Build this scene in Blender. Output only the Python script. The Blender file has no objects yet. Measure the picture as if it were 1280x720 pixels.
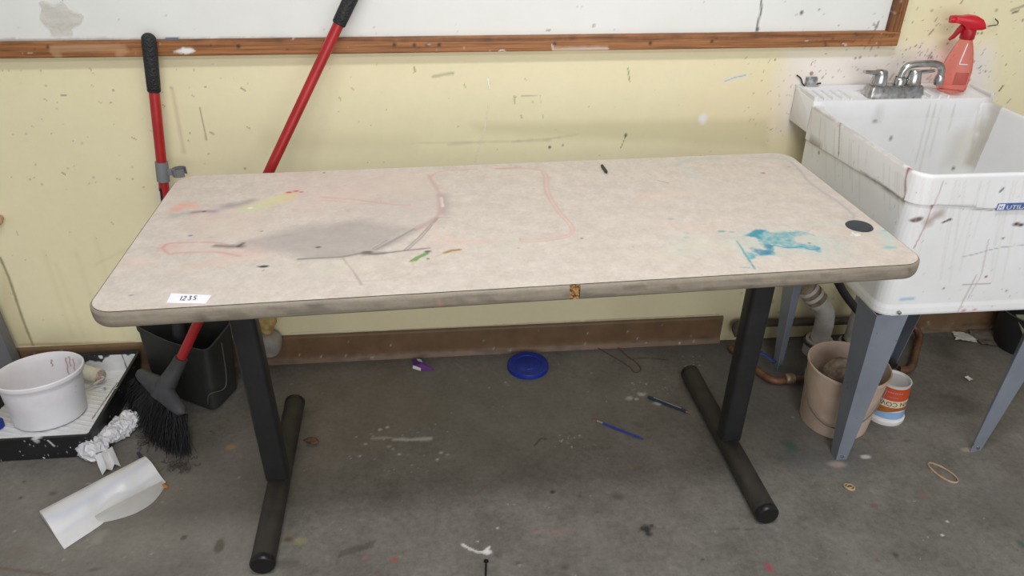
import bpy, bmesh, math, random
import numpy as np
from mathutils import Vector, Matrix
random.seed(7)
rng = np.random.default_rng(11)
SC = bpy.context.scene
COL = SC.collection
PI = math.pi

# ------------------------------------------------------------------ camera solved from the photograph
F = 901.24
FWD = np.array([0.08269295, 0.85352137, -0.51445423])
RGT = np.array([0.99572469, -0.0920835, 0.00727797])
UPV = np.array([0.04116084, 0.51285661, 0.85748696])
CAM = np.array([0.0, -1.91983, 1.39651])

def ray(px, py):
    return FWD * F + RGT * (px - 640) - UPV * (py - 360)
def hit(px, py, axis, val):
    """point of the plane (axis = val) that the photograph shows at this pixel"""
    d = ray(px, py)
    return CAM + d * (val - CAM[axis]) / d[axis]
def atz(px, py, z=0.0): return Vector(hit(px, py, 2, z))
def aty(px, py, y=0.0): return Vector(hit(px, py, 1, y))
def atx(px, py, x=0.0): return Vector(hit(px, py, 0, x))

cd = bpy.data.cameras.new('camera')
cam = bpy.data.objects.new('camera', cd)
COL.objects.link(cam)
cd.sensor_width = 36.0
cd.sensor_fit = 'HORIZONTAL'
cd.lens = F / 1280 * 36
cd.clip_start = 0.05
m = Matrix.Identity(4)
for r in range(3):
    m[r][0] = RGT[r]; m[r][1] = UPV[r]; m[r][2] = -FWD[r]; m[r][3] = CAM[r]
cam.matrix_world = m
SC.camera = cam

# ------------------------------------------------------------------ materials
def lin(c):
    return tuple(((v / 255) / 12.92 if v / 255 <= 0.04045 else ((v / 255 + 0.055) / 1.055) ** 2.4) for v in c)

def mat(name, col, rough=0.5, metal=0.0, col2=None, scale=8.0, detail=6.0, stretch=(1, 1, 1), contrast=(0.35, 0.65),
        bump=0.0, bscale=80.0, stain_shade=False, trans=0.0, ior=1.45, spec=0.5, alpha=1.0, rough2=None, coat=0.0, spots=None, sss=0.0, grain=None):
    m = bpy.data.materials.new(name)
    m.use_nodes = True
    nt = m.node_tree
    N, L = nt.nodes, nt.links
    b = N['Principled BSDF']
    b.inputs['Roughness'].default_value = rough
    b.inputs['Metallic'].default_value = metal
    b.inputs['IOR'].default_value = ior
    b.inputs['Specular IOR Level'].default_value = spec
    b.inputs['Transmission Weight'].default_value = trans
    b.inputs['Alpha'].default_value = alpha
    b.inputs['Coat Weight'].default_value = coat
    if sss:
        b.inputs['Subsurface Weight'].default_value = sss
        b.inputs['Subsurface Radius'].default_value = (0.01, 0.01, 0.01)
    c1 = lin(col); c2 = lin(col2) if col2 else tuple(min(1, v * 0.86) for v in c1)
    tc = N.new('ShaderNodeTexCoord')
    mp = N.new('ShaderNodeMapping'); mp.inputs['Scale'].default_value = stretch
    L.new(tc.outputs['Object'], mp.inputs['Vector'])
    no = N.new('ShaderNodeTexNoise')
    no.inputs['Scale'].default_value = scale; no.inputs['Detail'].default_value = detail; no.inputs['Roughness'].default_value = 0.65
    L.new(mp.outputs['Vector'], no.inputs['Vector'])
    rp = N.new('ShaderNodeValToRGB')
    rp.color_ramp.elements[0].position = contrast[0]; rp.color_ramp.elements[1].position = contrast[1]
    rp.color_ramp.elements[0].color = (*c2, 1); rp.color_ramp.elements[1].color = (*c1, 1)
    L.new(no.outputs['Fac'], rp.inputs['Fac'])
    out = rp.outputs['Color']
    if grain:
        gs, ga = grain
        n3 = N.new('ShaderNodeTexNoise'); n3.inputs['Scale'].default_value = gs; n3.inputs['Detail'].default_value = 6; n3.inputs['Roughness'].default_value = 0.75
        L.new(tc.outputs['Object'], n3.inputs['Vector'])
        g1 = N.new('ShaderNodeMapRange'); g1.inputs['From Min'].default_value = .25; g1.inputs['From Max'].default_value = .75
        g1.inputs['To Min'].default_value = 1 - ga; g1.inputs['To Max'].default_value = 1 + ga
        L.new(n3.outputs['Fac'], g1.inputs['Value'])
        gm = N.new('ShaderNodeMix'); gm.data_type = 'RGBA'; gm.blend_type = 'MULTIPLY'; gm.inputs[0].default_value = 1
        L.new(out, gm.inputs[6]); L.new(g1.outputs['Result'], gm.inputs[7]); out = gm.outputs[2]
    if spots:
        scol, sscale, thr = spots
        n2 = N.new('ShaderNodeTexNoise'); n2.inputs['Scale'].default_value = sscale; n2.inputs['Detail'].default_value = 3
        L.new(tc.outputs['Object'], n2.inputs['Vector'])
        r2 = N.new('ShaderNodeValToRGB')
        r2.color_ramp.elements[0].position = thr; r2.color_ramp.elements[1].position = thr + 0.03
        L.new(n2.outputs['Fac'], r2.inputs['Fac'])
        mx = N.new('ShaderNodeMix'); mx.data_type = 'RGBA'
        L.new(r2.outputs['Color'], mx.inputs[0]); L.new(out, mx.inputs[6]); mx.inputs[7].default_value = (*lin(scol), 1)
        out = mx.outputs[2]
    if stain_shade:
        at = N.new('ShaderNodeAttribute'); at.attribute_name = 'stain'
        mx = N.new('ShaderNodeMix'); mx.data_type = 'RGBA'
        L.new(at.outputs['Alpha'], mx.inputs[0]); L.new(out, mx.inputs[6]); L.new(at.outputs['Color'], mx.inputs[7])
        out = mx.outputs[2]
    L.new(out, b.inputs['Base Color'])
    if rough2 is not None:
        mr = N.new('ShaderNodeMapRange'); mr.inputs['To Min'].default_value = rough; mr.inputs['To Max'].default_value = rough2
        L.new(no.outputs['Fac'], mr.inputs['Value']); L.new(mr.outputs['Result'], b.inputs['Roughness'])
    if bump:
        nb = N.new('ShaderNodeTexNoise'); nb.inputs['Scale'].default_value = bscale; nb.inputs['Detail'].default_value = 4
        L.new(tc.outputs['Object'], nb.inputs['Vector'])
        bp = N.new('ShaderNodeBump'); bp.inputs['Strength'].default_value = bump; bp.inputs['Distance'].default_value = 0.004
        L.new(nb.outputs['Fac'], bp.inputs['Height']); L.new(bp.outputs['Normal'], b.inputs['Normal'])
    return m

M = {}
M['wall'] = mat('cream_wall_paint', (238, 229, 191), 0.45, col2=(232, 222, 183), scale=2.2, bump=0.12, bscale=14, stain_shade=True, contrast=(.3, .7), grain=(30, .03))
M['floor'] = mat('worn_concrete', (121, 117, 111), 0.62, col2=(99, 95, 89), scale=7, detail=14, bump=0.35, bscale=70, stain_shade=True, rough2=0.85, contrast=(.34, .66), grain=(60, .30))
M['base'] = mat('brown_vinyl_base', (124, 98, 72), 0.5, col2=(108, 84, 61), scale=14, stain_shade=True)
M['board'] = mat('white_board', (232, 233, 229), 0.3, col2=(226, 227, 222), scale=4, stain_shade=True)
M['oak'] = mat('oak_frame', (172, 116, 70), 0.45, col2=(108, 66, 36), scale=8, detail=9, stretch=(.7, 10, 22), stain_shade=True, contrast=(.32, .62))
M['oak_v'] = mat('oak_frame_upright', (158, 104, 60), 0.45, col2=(96, 58, 32), scale=8, detail=9, stretch=(22, 10, .7), stain_shade=True, contrast=(.32, .62))
M['laminate'] = mat('stone_pattern_laminate', (215, 204, 194), 0.42, col2=(197, 185, 175), scale=26, detail=12, stain_shade=True, contrast=(.28, .72), grain=(90, .13))
M['edge'] = mat('greige_edge_band', (150, 141, 126), 0.5, col2=(128, 119, 105), scale=10, detail=10, stretch=(1, 1, 9), stain_shade=True, grain=(120, .12))
M['seam'] = mat('dark_seam', (60, 52, 46), 0.8)
M['chip'] = mat('particle_board', (176, 134, 84), 0.9, col2=(84, 58, 34), scale=190, detail=2, contrast=(.4, .6))
M['blackleg'] = mat('black_powder_coat', (36, 37, 38), 0.45, col2=(29, 30, 31), scale=12, bump=0.1, bscale=300)
M['foot'] = mat('scuffed_black_foot', (58, 54, 50), 0.55, col2=(40, 38, 36), scale=16, detail=10, bump=0.15, bscale=200)
M['cap'] = mat('black_plastic_cap', (24, 24, 25), 0.35)
M['grommet'] = mat('slate_grommet', (52, 56, 64), 0.5)
M['paper'] = mat('white_paper', (246, 246, 250), 0.7, col2=(240, 240, 246))
M['ink'] = mat('grey_ink', (58, 58, 66), 0.8)
M['tub'] = mat('white_tub_plastic', (236, 237, 238), 0.35, col2=(228, 228, 228), scale=5, stain_shade=True)
M['steel'] = mat('grey_enamel_steel', (128, 134, 146), 0.4, col2=(118, 124, 136), scale=9, spots=((90, 92, 96), 55, 0.71))
M['chrome'] = mat('chrome', (205, 206, 208), 0.12, 1.0, col2=(160, 158, 152), scale=40, rough2=0.3)
M['chrome_dull'] = mat('spotted_chrome', (205, 205, 207), 0.2, 1.0, col2=(150, 146, 142), scale=60, detail=8, rough2=0.4)
M['bluelabel'] = mat('blue_label', (74, 96, 150), 0.5, col2=(96, 116, 164), scale=90)
M['labelwhite'] = mat('label_white', (225, 230, 238), 0.5)
M['red_handle'] = mat('red_painted_steel', (172, 40, 42), 0.3, col2=(156, 32, 34), scale=10)
M['grip'] = mat('black_rubber_grip', (38, 39, 42), 0.6, bump=0.0)
M['greyclip'] = mat('grey_plastic_clip', (126, 128, 130), 0.5)
M['blackplastic'] = mat('black_plastic', (50, 50, 52), 0.5, col2=(38, 38, 40), scale=9, bump=0.05, bscale=200)
M['broomhead'] = mat('dusty_black_plastic', (72, 72, 75), 0.6, col2=(56, 56, 59), scale=20, detail=8)
M['bristle'] = mat('black_bristle', (40, 40, 43), 0.55)
M['pan_black'] = mat('black_pan_plastic', (50, 51, 50), 0.5, col2=(38, 39, 38), scale=7, bump=0.05, bscale=120)
M['tray_black'] = mat('black_tray_plastic', (36, 37, 41), 0.45, col2=(28, 29, 32), scale=9, stain_shade=True, spots=((215, 216, 220), 42, 0.69))
M['tray_white'] = mat('dried_white_paint', (236, 236, 237), 0.4, col2=(218, 220, 222), scale=14, bump=0.3, bscale=60, stain_shade=True)
M['pail'] = mat('white_pail_plastic', (232, 232, 236), 0.4, col2=(220, 217, 221), scale=8, sss=0.1, spots=((120, 124, 150), 60, 0.75))
M['pailpaint'] = mat('pinkish_paint_film', (232, 226, 226), 0.45, col2=(206, 190, 190), scale=16, detail=9)
M['roller'] = mat('paint_roller_nap', (228, 224, 208), 0.9, col2=(204, 198, 176), scale=26, bump=0.5, bscale=300)
M['rust'] = mat('rusty_wire', (170, 110, 66), 0.6, 0.3, col2=(215, 212, 205), scale=60)
M['paintedwire'] = mat('painted_wire', (214, 212, 206), 0.5, col2=(150, 148, 142), scale=60)
M['bluelid'] = mat('blue_plastic', (28, 52, 150), 0.4, col2=(24, 45, 138), scale=8)
M['sheet'] = mat('milky_plastic_sheet', (232, 231, 232), 0.28, col2=(222, 222, 226), scale=10, stain_shade=True, sss=0.05, bump=0.15, bscale=22)
M['sheet_thin'] = mat('clear_plastic_sheet', (222, 220, 218), 0.25, alpha=0.62, bump=0.2, bscale=30)
M['bagplastic'] = mat('shiny_white_plastic_bag', (228, 227, 230), 0.12, col2=(208, 208, 213), scale=14, bump=.25, bscale=60)
M['bluepencil'] = mat('dark_blue_pencil', (34, 56, 92), 0.4)
M['orangepencil'] = mat('orange_pencil', (204, 130, 46), 0.4)
M['woodtip'] = mat('bare_wood', (196, 152, 104), 0.7)
M['bluebrush'] = mat('royal_blue_brush', (44, 66, 160), 0.3)
M['ferrule'] = mat('brush_ferrule', (190, 188, 184), 0.3, 0.8)
M['hair'] = mat('brown_brush_hair', (150, 100, 64), 0.8)
M['navy'] = mat('navy_brush_handle', (38, 52, 74), 0.4)
M['purple'] = mat('purple_wrapper', (110, 58, 140), 0.35, col2=(90, 46, 118), scale=40)
M['white_scrap'] = mat('white_scrap', (222, 220, 216), 0.7)
M['rubber'] = mat('tan_rubber_band', (190, 164, 128), 0.6, col2=(160, 132, 100), scale=60)
M['redwire'] = mat('rust_red_wire', (112, 66, 54), 0.6)
M['nail'] = mat('dark_nail', (48, 40, 42), 0.5, 0.5)
M['blackstub'] = mat('black_marker_bit', (58, 56, 52), 0.5)
M['leaf'] = mat('dry_leaf', (120, 84, 62), 0.9, col2=(50, 44, 40), scale=60)
M['pvc'] = mat('white_pvc', (212, 210, 206), 0.4, col2=(176, 170, 162), scale=14, detail=8)
M['pvc_stained'] = mat('stained_pvc', (168, 152, 132), 0.5, col2=(112, 90, 68), scale=22, detail=8)
M['iron'] = mat('grey_iron_pipe', (104, 98, 92), 0.6, 0.2, col2=(70, 62, 56), scale=20)
M['copper'] = mat('tarnished_copper', (136, 98, 72), 0.5, 0.4, col2=(90, 66, 52), scale=24)
M['brass'] = mat('dull_brass', (164, 146, 118), 0.45, 0.6)
M['hose'] = mat('black_rubber_hose', (48, 48, 50), 0.5)
M['bluehandle'] = mat('blue_valve_handle', (44, 70, 130), 0.45)
M['bucket'] = mat('grubby_bucket_plastic', (206, 186, 168), 0.5, col2=(182, 158, 140), scale=7, detail=9)
M['wire'] = mat('grey_wire', (110, 108, 104), 0.5, 0.6)
M['rag'] = mat('dirty_rag', (176, 160, 142), 0.95, col2=(120, 104, 90), scale=40, bump=0.5, bscale=90)
M['ywhite'] = mat('tub_white', (228, 226, 226), 0.4)
M['yorange'] = mat('label_orange', (206, 84, 40), 0.45)
M['ycream'] = mat('label_cream', (226, 212, 184), 0.5)
M['ybrown'] = mat('label_cow_brown', (170, 104, 48), 0.5, col2=(150, 86, 36), scale=40)
M['yblue'] = mat('label_sky_blue', (142, 178, 220), 0.5)
M['ypurple'] = mat('label_purple', (196, 130, 160), 0.5)
M['ydark'] = mat('label_dark_text', (92, 66, 44), 0.6)
M['bottle'] = mat('pink_cleaner_bottle', (255, 172, 160), 0.08, col2=(254, 162, 150), trans=0.85, ior=1.2, sss=0.0)
M['bottlelabel'] = mat('bottle_print', (170, 66, 62), 0.4, col2=(150, 60, 58), scale=120, alpha=0.55)
M['trigger'] = mat('red_sprayer_plastic', (208, 34, 48), 0.3, col2=(196, 30, 44), scale=8)
M['trigger_dark'] = mat('crimson_collar', (172, 20, 36), 0.35)
M['clipmetal'] = mat('paint_flecked_steel', (190, 190, 192), 0.4, 0.4, col2=(120, 122, 126), scale=60, contrast=(.42, .52))
M['foam'] = mat('yellow_spray_foam', (204, 176, 118), 0.9, col2=(150, 122, 80), scale=30, bump=0.5, bscale=60)
M['capgrey'] = mat('dirty_clear_cap', (164, 160, 152), 0.45, col2=(134, 128, 120), scale=22)
M['dust'] = mat('grey_lint', (96, 88, 82), 1.0)
M['pot'] = mat('black_pot', (36, 36, 38), 0.6)
M['flap'] = mat('grey_green_flap', (116, 114, 98), 0.6)
M['greyscrap'] = mat('dusty_clear_plastic', (128, 122, 112), 0.35, col2=(100, 94, 86), scale=50)
M['tape'] = mat('clear_tape', (232, 230, 222), 0.15, col2=(214, 209, 198), scale=24, stretch=(1, 1, 3), alpha=0.5, bump=0.9, bscale=34)
M['tapepale'] = mat('paper_tape', (206, 160, 122), 0.5, alpha=0.5)
M['mauve'] = mat('mauve_paint', (196, 166, 170), .4)
M['postgrey'] = mat('grey_post_paint', (116, 116, 119), .5)
M['tan'] = mat('tan_knob', (196, 160, 124), 0.6)

def knurl(m):
    nt = m.node_tree; N, L = nt.nodes, nt.links
    tc = [n for n in N if n.type == 'TEX_COORD'][0]
    v = N.new('ShaderNodeTexVoronoi'); v.inputs['Scale'].default_value = 190
    L.new(tc.outputs['Object'], v.inputs['Vector'])
    bp = N.new('ShaderNodeBump'); bp.inputs['Strength'].default_value = 0.8; bp.inputs['Distance'].default_value = 0.003
    L.new(v.outputs['Distance'], bp.inputs['Height']); L.new(bp.outputs['Normal'], N['Principled BSDF'].inputs['Normal'])
knurl(M['grip'])

# ------------------------------------------------------------------ object helpers
OFF = {}
def tag(o, label=None, cat=None, group=None, kind=None):
    if label: o['label'] = label
    if cat: o['category'] = cat
    if group: o['group'] = group
    if kind: o['kind'] = kind
    return o
def thing(name, label, cat, loc, group=None):
    o = bpy.data.objects.new(name, None); COL.objects.link(o)
    o.empty_display_size = 0.05
    o.location = loc; OFF[o] = Vector(loc)
    return tag(o, label, cat, group)
def obj(name, vf, material, parent=None, smooth=False, origin=None, bevel=0, bseg=2, angle=None, sub=0):
    V, Fc = vf
    V = [Vector(v) for v in V]
    if parent is not None: off = OFF[parent]
    elif origin is not None: off = Vector(origin)
    else:
        lo = [min(v[i] for v in V) for i in range(3)]; hi = [max(v[i] for v in V) for i in range(3)]
        off = Vector(((lo[0] + hi[0]) / 2, (lo[1] + hi[1]) / 2, lo[2]))
    me = bpy.data.meshes.new(name)
    me.from_pydata([v - off for v in V], [], Fc)
    bm = bmesh.new(); bm.from_mesh(me)
    bmesh.ops.recalc_face_normals(bm, faces=bm.faces)
    bm.to_mesh(me); bm.free()
    mats = material if isinstance(material, (list, tuple)) else [material]
    for x in mats: me.materials.append(x)
    if smooth:
        me.polygons.foreach_set('use_smooth', [True] * len(me.polygons))
        me.set_sharp_from_angle(angle=angle if angle else math.radians(40))
    o = bpy.data.objects.new(name, me); COL.objects.link(o)
    if parent is not None: o.parent = parent
    else: o.location = off
    OFF[o] = off
    if bevel:
        md = o.modifiers.new('bevel', 'BEVEL'); md.width = bevel; md.segments = bseg; md.limit_method = 'ANGLE'; md.angle_limit = math.radians(35)
        if not smooth:
            me.polygons.foreach_set('use_smooth', [True] * len(me.polygons)); me.set_sharp_from_angle(angle=math.radians(40))
    if sub:
        md = o.modifiers.new('subdivision', 'SUBSURF'); md.levels = sub; md.render_levels = sub
    return o
def join(*vfs):
    V = []; Fc = []
    for v, f in vfs:
        b = len(V); V += [Vector(x) for x in v]; Fc += [tuple(i + b for i in q) for q in f]
    return V, Fc
def box(x0, x1, y0, y1, z0, z1):
    V = [(x, y, z) for z in (z0, z1) for y in (y0, y1) for x in (x0, x1)]
    return V, [(0, 2, 3, 1), (4, 5, 7, 6), (0, 1, 5, 4), (2, 6, 7, 3), (0, 4, 6, 2), (1, 3, 7, 5)]
def hexa(b, t):
    """solid between two quads given in the same order"""
    V = list(b) + list(t)
    return V, [(3, 2, 1, 0), (4, 5, 6, 7), (0, 1, 5, 4), (1, 2, 6, 5), (2, 3, 7, 6), (3, 0, 4, 7)]
def loft(rings, cap0=True, cap1=True, closed=True):
    n = len(rings[0]); V = [p for r in rings for p in r]; Fc = []
    for i in range(len(rings) - 1):
        for j in range(n if closed else n - 1):
            k = (j + 1) % n
            Fc.append((i * n + j, i * n + k, (i + 1) * n + k, (i + 1) * n + j))
    if cap0: Fc.append(tuple(range(n - 1, -1, -1)))
    if cap1: Fc.append(tuple((len(rings) - 1) * n + j for j in range(n)))
    return V, Fc
def frame_of(t):
    t = t.normalized(); a = Vector((0, 0, 1)) if abs(t.z) < 0.9 else Vector((0, 1, 0))
    u = t.cross(a).normalized(); return u, u.cross(t).normalized()
def smooth_path(P, n=6):
    P = [Vector(p) for p in P]
    if len(P) < 3: return P
    Q = [P[0] * 2 - P[1]] + P + [P[-1] * 2 - P[-2]]; out = []
    for i in range(1, len(Q) - 2):
        a, b, c, d = Q[i - 1], Q[i], Q[i + 1], Q[i + 2]
        for k in range(n):
            t = k / n
            out.append(0.5 * ((2 * b) + (c - a) * t + (2 * a - 5 * b + 4 * c - d) * t * t + (3 * b - a - 3 * c + d) * t ** 3))
    out.append(P[-1]); return out
def tube(P, r, n=12, caps=True, closed=False, flat=None):
    P = [Vector(p) for p in P]; rings = []
    R = r if isinstance(r, (list, tuple)) else [r] * len(P)
    u = None
    for i, p in enumerate(P):
        if closed: t = P[(i + 1) % len(P)] - P[i - 1]
        else: t = P[min(i + 1, len(P) - 1)] - P[max(i - 1, 0)]
        t = t.normalized()
        if u is None: u, v = frame_of(t)
        else:
            u = (u - t * u.dot(t)).normalized(); v = u.cross(t).normalized()
        sc = flat if flat else (1, 1)
        rings.append([p + (u * math.cos(a) * sc[0] + v * math.sin(a) * sc[1]) * R[i] for a in [2 * PI * j / n for j in range(n)]])
    if closed:
        rings.append(rings[0]); return loft(rings, False, False)
    return loft(rings, caps, caps)
def lathe(prof, c=(0, 0, 0), n=40, axis=None, cap0=False, cap1=False):
    """prof: list of (radius, height); axis: unit direction the heights run along"""
    c = Vector(c); ax = Vector(axis) if axis is not None else Vector((0, 0, 1))
    ax = ax.normalized()
    if axis is None: u, v = Vector((1, 0, 0)), Vector((0, 1, 0))
    else: u, v = frame_of(ax)
    rings = [[c + ax * h + (u * math.cos(2 * PI * j / n) + v * math.sin(2 * PI * j / n)) * max(r, 1e-5) for j in range(n)] for r, h in prof]
    return loft(rings, cap0, cap1)
def rrect(x0, x1, y0, y1, r, z, n=6):
    pts = []
    for cx, cy, a0 in ((x1 - r, y1 - r, 0), (x0 + r, y1 - r, PI / 2), (x0 + r, y0 + r, PI), (x1 - r, y0 + r, 1.5 * PI)):
        for k in range(n + 1):
            a = a0 + PI / 2 * k / n
            pts.append(Vector((cx + r * math.cos(a), cy + r * math.sin(a), z)))
    return pts
def fbm(x, y, seed=0, octs=4):
    out = np.zeros_like(x); amp = 1.0; tot = 0
    g = np.random.default_rng(seed)
    for o in range(octs):
        T = g.random((64, 64)); xi = np.floor(x).astype(int); yi = np.floor(y).astype(int)
        fx = x - xi; fy = y - yi; fx = fx * fx * (3 - 2 * fx); fy = fy * fy * (3 - 2 * fy)
        a = T[xi % 64, yi % 64]; b = T[(xi + 1) % 64, yi % 64]; c = T[xi % 64, (yi + 1) % 64]; d = T[(xi + 1) % 64, (yi + 1) % 64]
        out += amp * ((a * (1 - fx) + b * fx) * (1 - fy) + (c * (1 - fx) + d * fx) * fy); tot += amp
        amp *= 0.5; x = x * 2.03 + 5.1; y = y * 2.03 + 9.7
    return out / tot

class Canvas:
    """stains kept as a point attribute: strokes, blobs and washes laid on a plane with coordinates (a, b)"""
    def __init__(self, a, b, to2d, k=1.0):
        self.a, self.b, self.to2d = a, b, to2d
        self.c = np.zeros((len(a), 4)); self.k = k
    def _over(self, idx, col, al):
        c = self.c[idx]; s = np.array(lin(col))
        al = np.clip(al, 0, 1)[:, None]
        na = al + c[:, 3:4] * (1 - al)
        rgb = (s * al + c[:, :3] * c[:, 3:4] * (1 - al)) / np.maximum(na, 1e-6)
        self.c[idx] = np.concatenate([rgb, na], 1)
    def P(self, pts): return [self.to2d(*p) for p in pts]
    def stroke(self, pts, r, col, al=1.0, soft=0.4, wob=0.3, raw=False, f=60):
        """r in metres"""
        Q = pts if raw else self.P(pts)
        if len(Q) == 1: Q = [Q[0], (Q[0][0] + 1e-5, Q[0][1])]
        if len(Q) > 3: Q = [(p.x, p.y) for p in smooth_path([(q[0], q[1], 0) for q in Q], 5)]
        R = r * (1 + soft + wob) + 0.002
        ax = [q[0] for q in Q]; bx = [q[1] for q in Q]
        idx = np.nonzero((self.a > min(ax) - R) & (self.a < max(ax) + R) & (self.b > min(bx) - R) & (self.b < max(bx) + R))[0]
        if not len(idx): return
        a = self.a[idx]; b = self.b[idx]; d = np.full(len(idx), 9.0)
        for (x0, y0), (x1, y1) in zip(Q[:-1], Q[1:]):
            dx, dy = x1 - x0, y1 - y0; L2 = dx * dx + dy * dy + 1e-12
            t = np.clip(((a - x0) * dx + (b - y0) * dy) / L2, 0, 1)
            d = np.minimum(d, np.hypot(a - x0 - t * dx, b - y0 - t * dy))
        rr = r * (1 + wob * (fbm(a * f + 50, b * f + 50, int(r * 1e5) % 97) - 0.5) * 2)
        self._over(idx, col, al * np.clip((rr * (1 + soft) - d) / (rr * soft * 2 + 1e-6), 0, 1))
    def blob(self, px, py, rx, ry, col, al=1.0, soft=0.5, wob=0.5, ang=0.0, f=40, raw=False):
        cx, cy = (px, py) if raw else self.to2d(px, py)
        R = max(rx, ry) * (1 + soft + wob) + 0.002
        idx = np.nonzero((abs(self.a - cx) < R) & (abs(self.b - cy) < R))[0]
        if not len(idx): return
        a = self.a[idx] - cx; b = self.b[idx] - cy
        ca, sa = math.cos(ang), math.sin(ang)
        d = np.hypot((a * ca + b * sa) / rx, (-a * sa + b * ca) / ry)
        d = d + wob * (fbm(self.a[idx] * f + 50, self.b[idx] * f + 50, int(px * 7 + py) % 89) - 0.5) * 2
        self._over(idx, col, al * np.clip((1 + soft - d) / (2 * soft), 0, 1))
    def poly(self, pts, col, al=1.0, soft=0.006, wob=0.004, f=50, tex=0.0):
        Q = self.P(pts); ax = np.array([q[0] for q in Q]); bx = np.array([q[1] for q in Q]); R = soft + wob + 0.004
        idx = np.nonzero((self.a > ax.min() - R) & (self.a < ax.max() + R) & (self.b > bx.min() - R) & (self.b < bx.max() + R))[0]
        a = self.a[idx]; b = self.b[idx]; ins = np.zeros(len(idx), bool); d = np.full(len(idx), 9.0)
        for i in range(len(Q)):
            x0, y0 = Q[i]; x1, y1 = Q[(i + 1) % len(Q)]; dx, dy = x1 - x0, y1 - y0
            t = np.clip(((a - x0) * dx + (b - y0) * dy) / (dx * dx + dy * dy + 1e-12), 0, 1)
            d = np.minimum(d, np.hypot(a - x0 - t * dx, b - y0 - t * dy))
            c = ((y0 > b) != (y1 > b)) & (a < (x1 - x0) * (b - y0) / (y1 - y0 + 1e-12) + x0); ins ^= c
        s = np.where(ins, d, -d) + wob * (fbm(a * f + 50, b * f + 50, 3) - 0.5) * 2
        k = np.clip((s + soft) / (2 * soft), 0, 1)
        if tex: k = k * (1 - tex + tex * np.clip(fbm(a * f * 1.5 + 9, b * f * 1.5 + 9, 8) * 2 - 0.5, 0, 1))
        self._over(idx, col, al * k)
    def specks(self, n, x0, x1, y0, y1, cols, rmin, rmax, al=0.8, long=0.3, ang=None):
        for i in range(n):
            px, py = rng.uniform(x0, x1), rng.uniform(y0, y1); r = rmin + (rmax - rmin) * rng.random() ** 3
            col = cols[rng.integers(len(cols))]
            cx, cy = self.to2d(px, py)
            if rng.random() < long:
                th = ang + rng.normal() * 0.25 if ang is not None else rng.uniform(0, PI)
                L = rng.uniform(1.5, 5) * r
                self.stroke([(cx, cy), (cx + L * math.cos(th), cy + L * math.sin(th))], r * 0.6, col, al * rng.uniform(.4, 1), raw=True)
            else: self.blob(cx, cy, r, r * rng.uniform(.6, 1.2), col, al * rng.uniform(.4, 1), wob=0.3, raw=True)
    def apply(self, o):
        at = o.data.attributes.new('stain', 'FLOAT_COLOR', 'POINT')
        at.data.foreach_set('color', self.c.astype(np.float32).ravel())

def grid_obj(name, us, vs, fn, material, parent=None, smooth=False):
    """dense flat surface; fn maps arrays (u, v) to an (n, 3) array"""
    U, Vv = np.meshgrid(us, vs); u = U.ravel(); v = Vv.ravel(); P = fn(u, v)
    off = OFF[parent] if parent is not None else Vector((0, 0, 0))
    nu, nv = len(us), len(vs)
    i = np.arange(nu - 1)[None, :] + nu * np.arange(nv - 1)[:, None]; i = i.ravel()
    fc = np.stack([i, i + 1, i + nu + 1, i + nu], 1)
    me = bpy.data.meshes.new(name)
    me.vertices.add(len(P)); me.vertices.foreach_set('co', (P - np.array(off)).astype(np.float32).ravel())
    me.loops.add(fc.size); me.loops.foreach_set('vertex_index', fc.astype(np.int32).ravel())
    me.polygons.add(len(fc)); me.polygons.foreach_set('loop_start', (np.arange(len(fc)) * 4).astype(np.int32))
    me.polygons.foreach_set('loop_total', np.full(len(fc), 4, np.int32))
    me.update(calc_edges=True); me.validate()
    me.materials.append(material)
    o = bpy.data.objects.new(name, me); COL.objects.link(o)
    if parent is not None: o.parent = parent
    OFF[o] = off
    return o, u, v
def dense(lo, a, b, hi, step, coarse=0.4):
    L = list(np.arange(lo, a - 1e-6, coarse)); R = list(np.arange(hi, b + 1e-6, -coarse))[::-1]
    return np.array(L + list(np.linspace(a, b, int((b - a) / step) + 1)) + R)
def crumple(c, size, seed, amp=0.3, f=6, n=24, rings=14, floor=0.0):
    """lumpy closed shape with creases that rests on z = floor"""
    g = np.random.default_rng(seed); V = []
    D = g.normal(size=(26, 3)); D /= np.linalg.norm(D, axis=1)[:, None]; H = g.uniform(1 - amp, 1 + amp * .4, 26)
    for i in range(rings + 1):
        th = PI * i / rings
        for j in range(n):
            ph = 2 * PI * j / n
            d = np.array([math.sin(th) * math.cos(ph), math.sin(th) * math.sin(ph), math.cos(th)])
            w = np.clip(D @ d, 0, None) ** 14; r = (w @ H + .02) / (w.sum() + .02)
            V.append([d[0] * r * size[0], d[1] * r * size[1], d[2] * r * size[2]])
    V = np.array(V); V[:, 2] -= V[:, 2].min(); V += np.array([c[0], c[1], floor])
    Fc = [(i * n + j, i * n + (j + 1) % n, (i + 1) * n + (j + 1) % n, (i + 1) * n + j) for i in range(rings) for j in range(n)]
    return [Vector(v) for v in V], Fc

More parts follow.
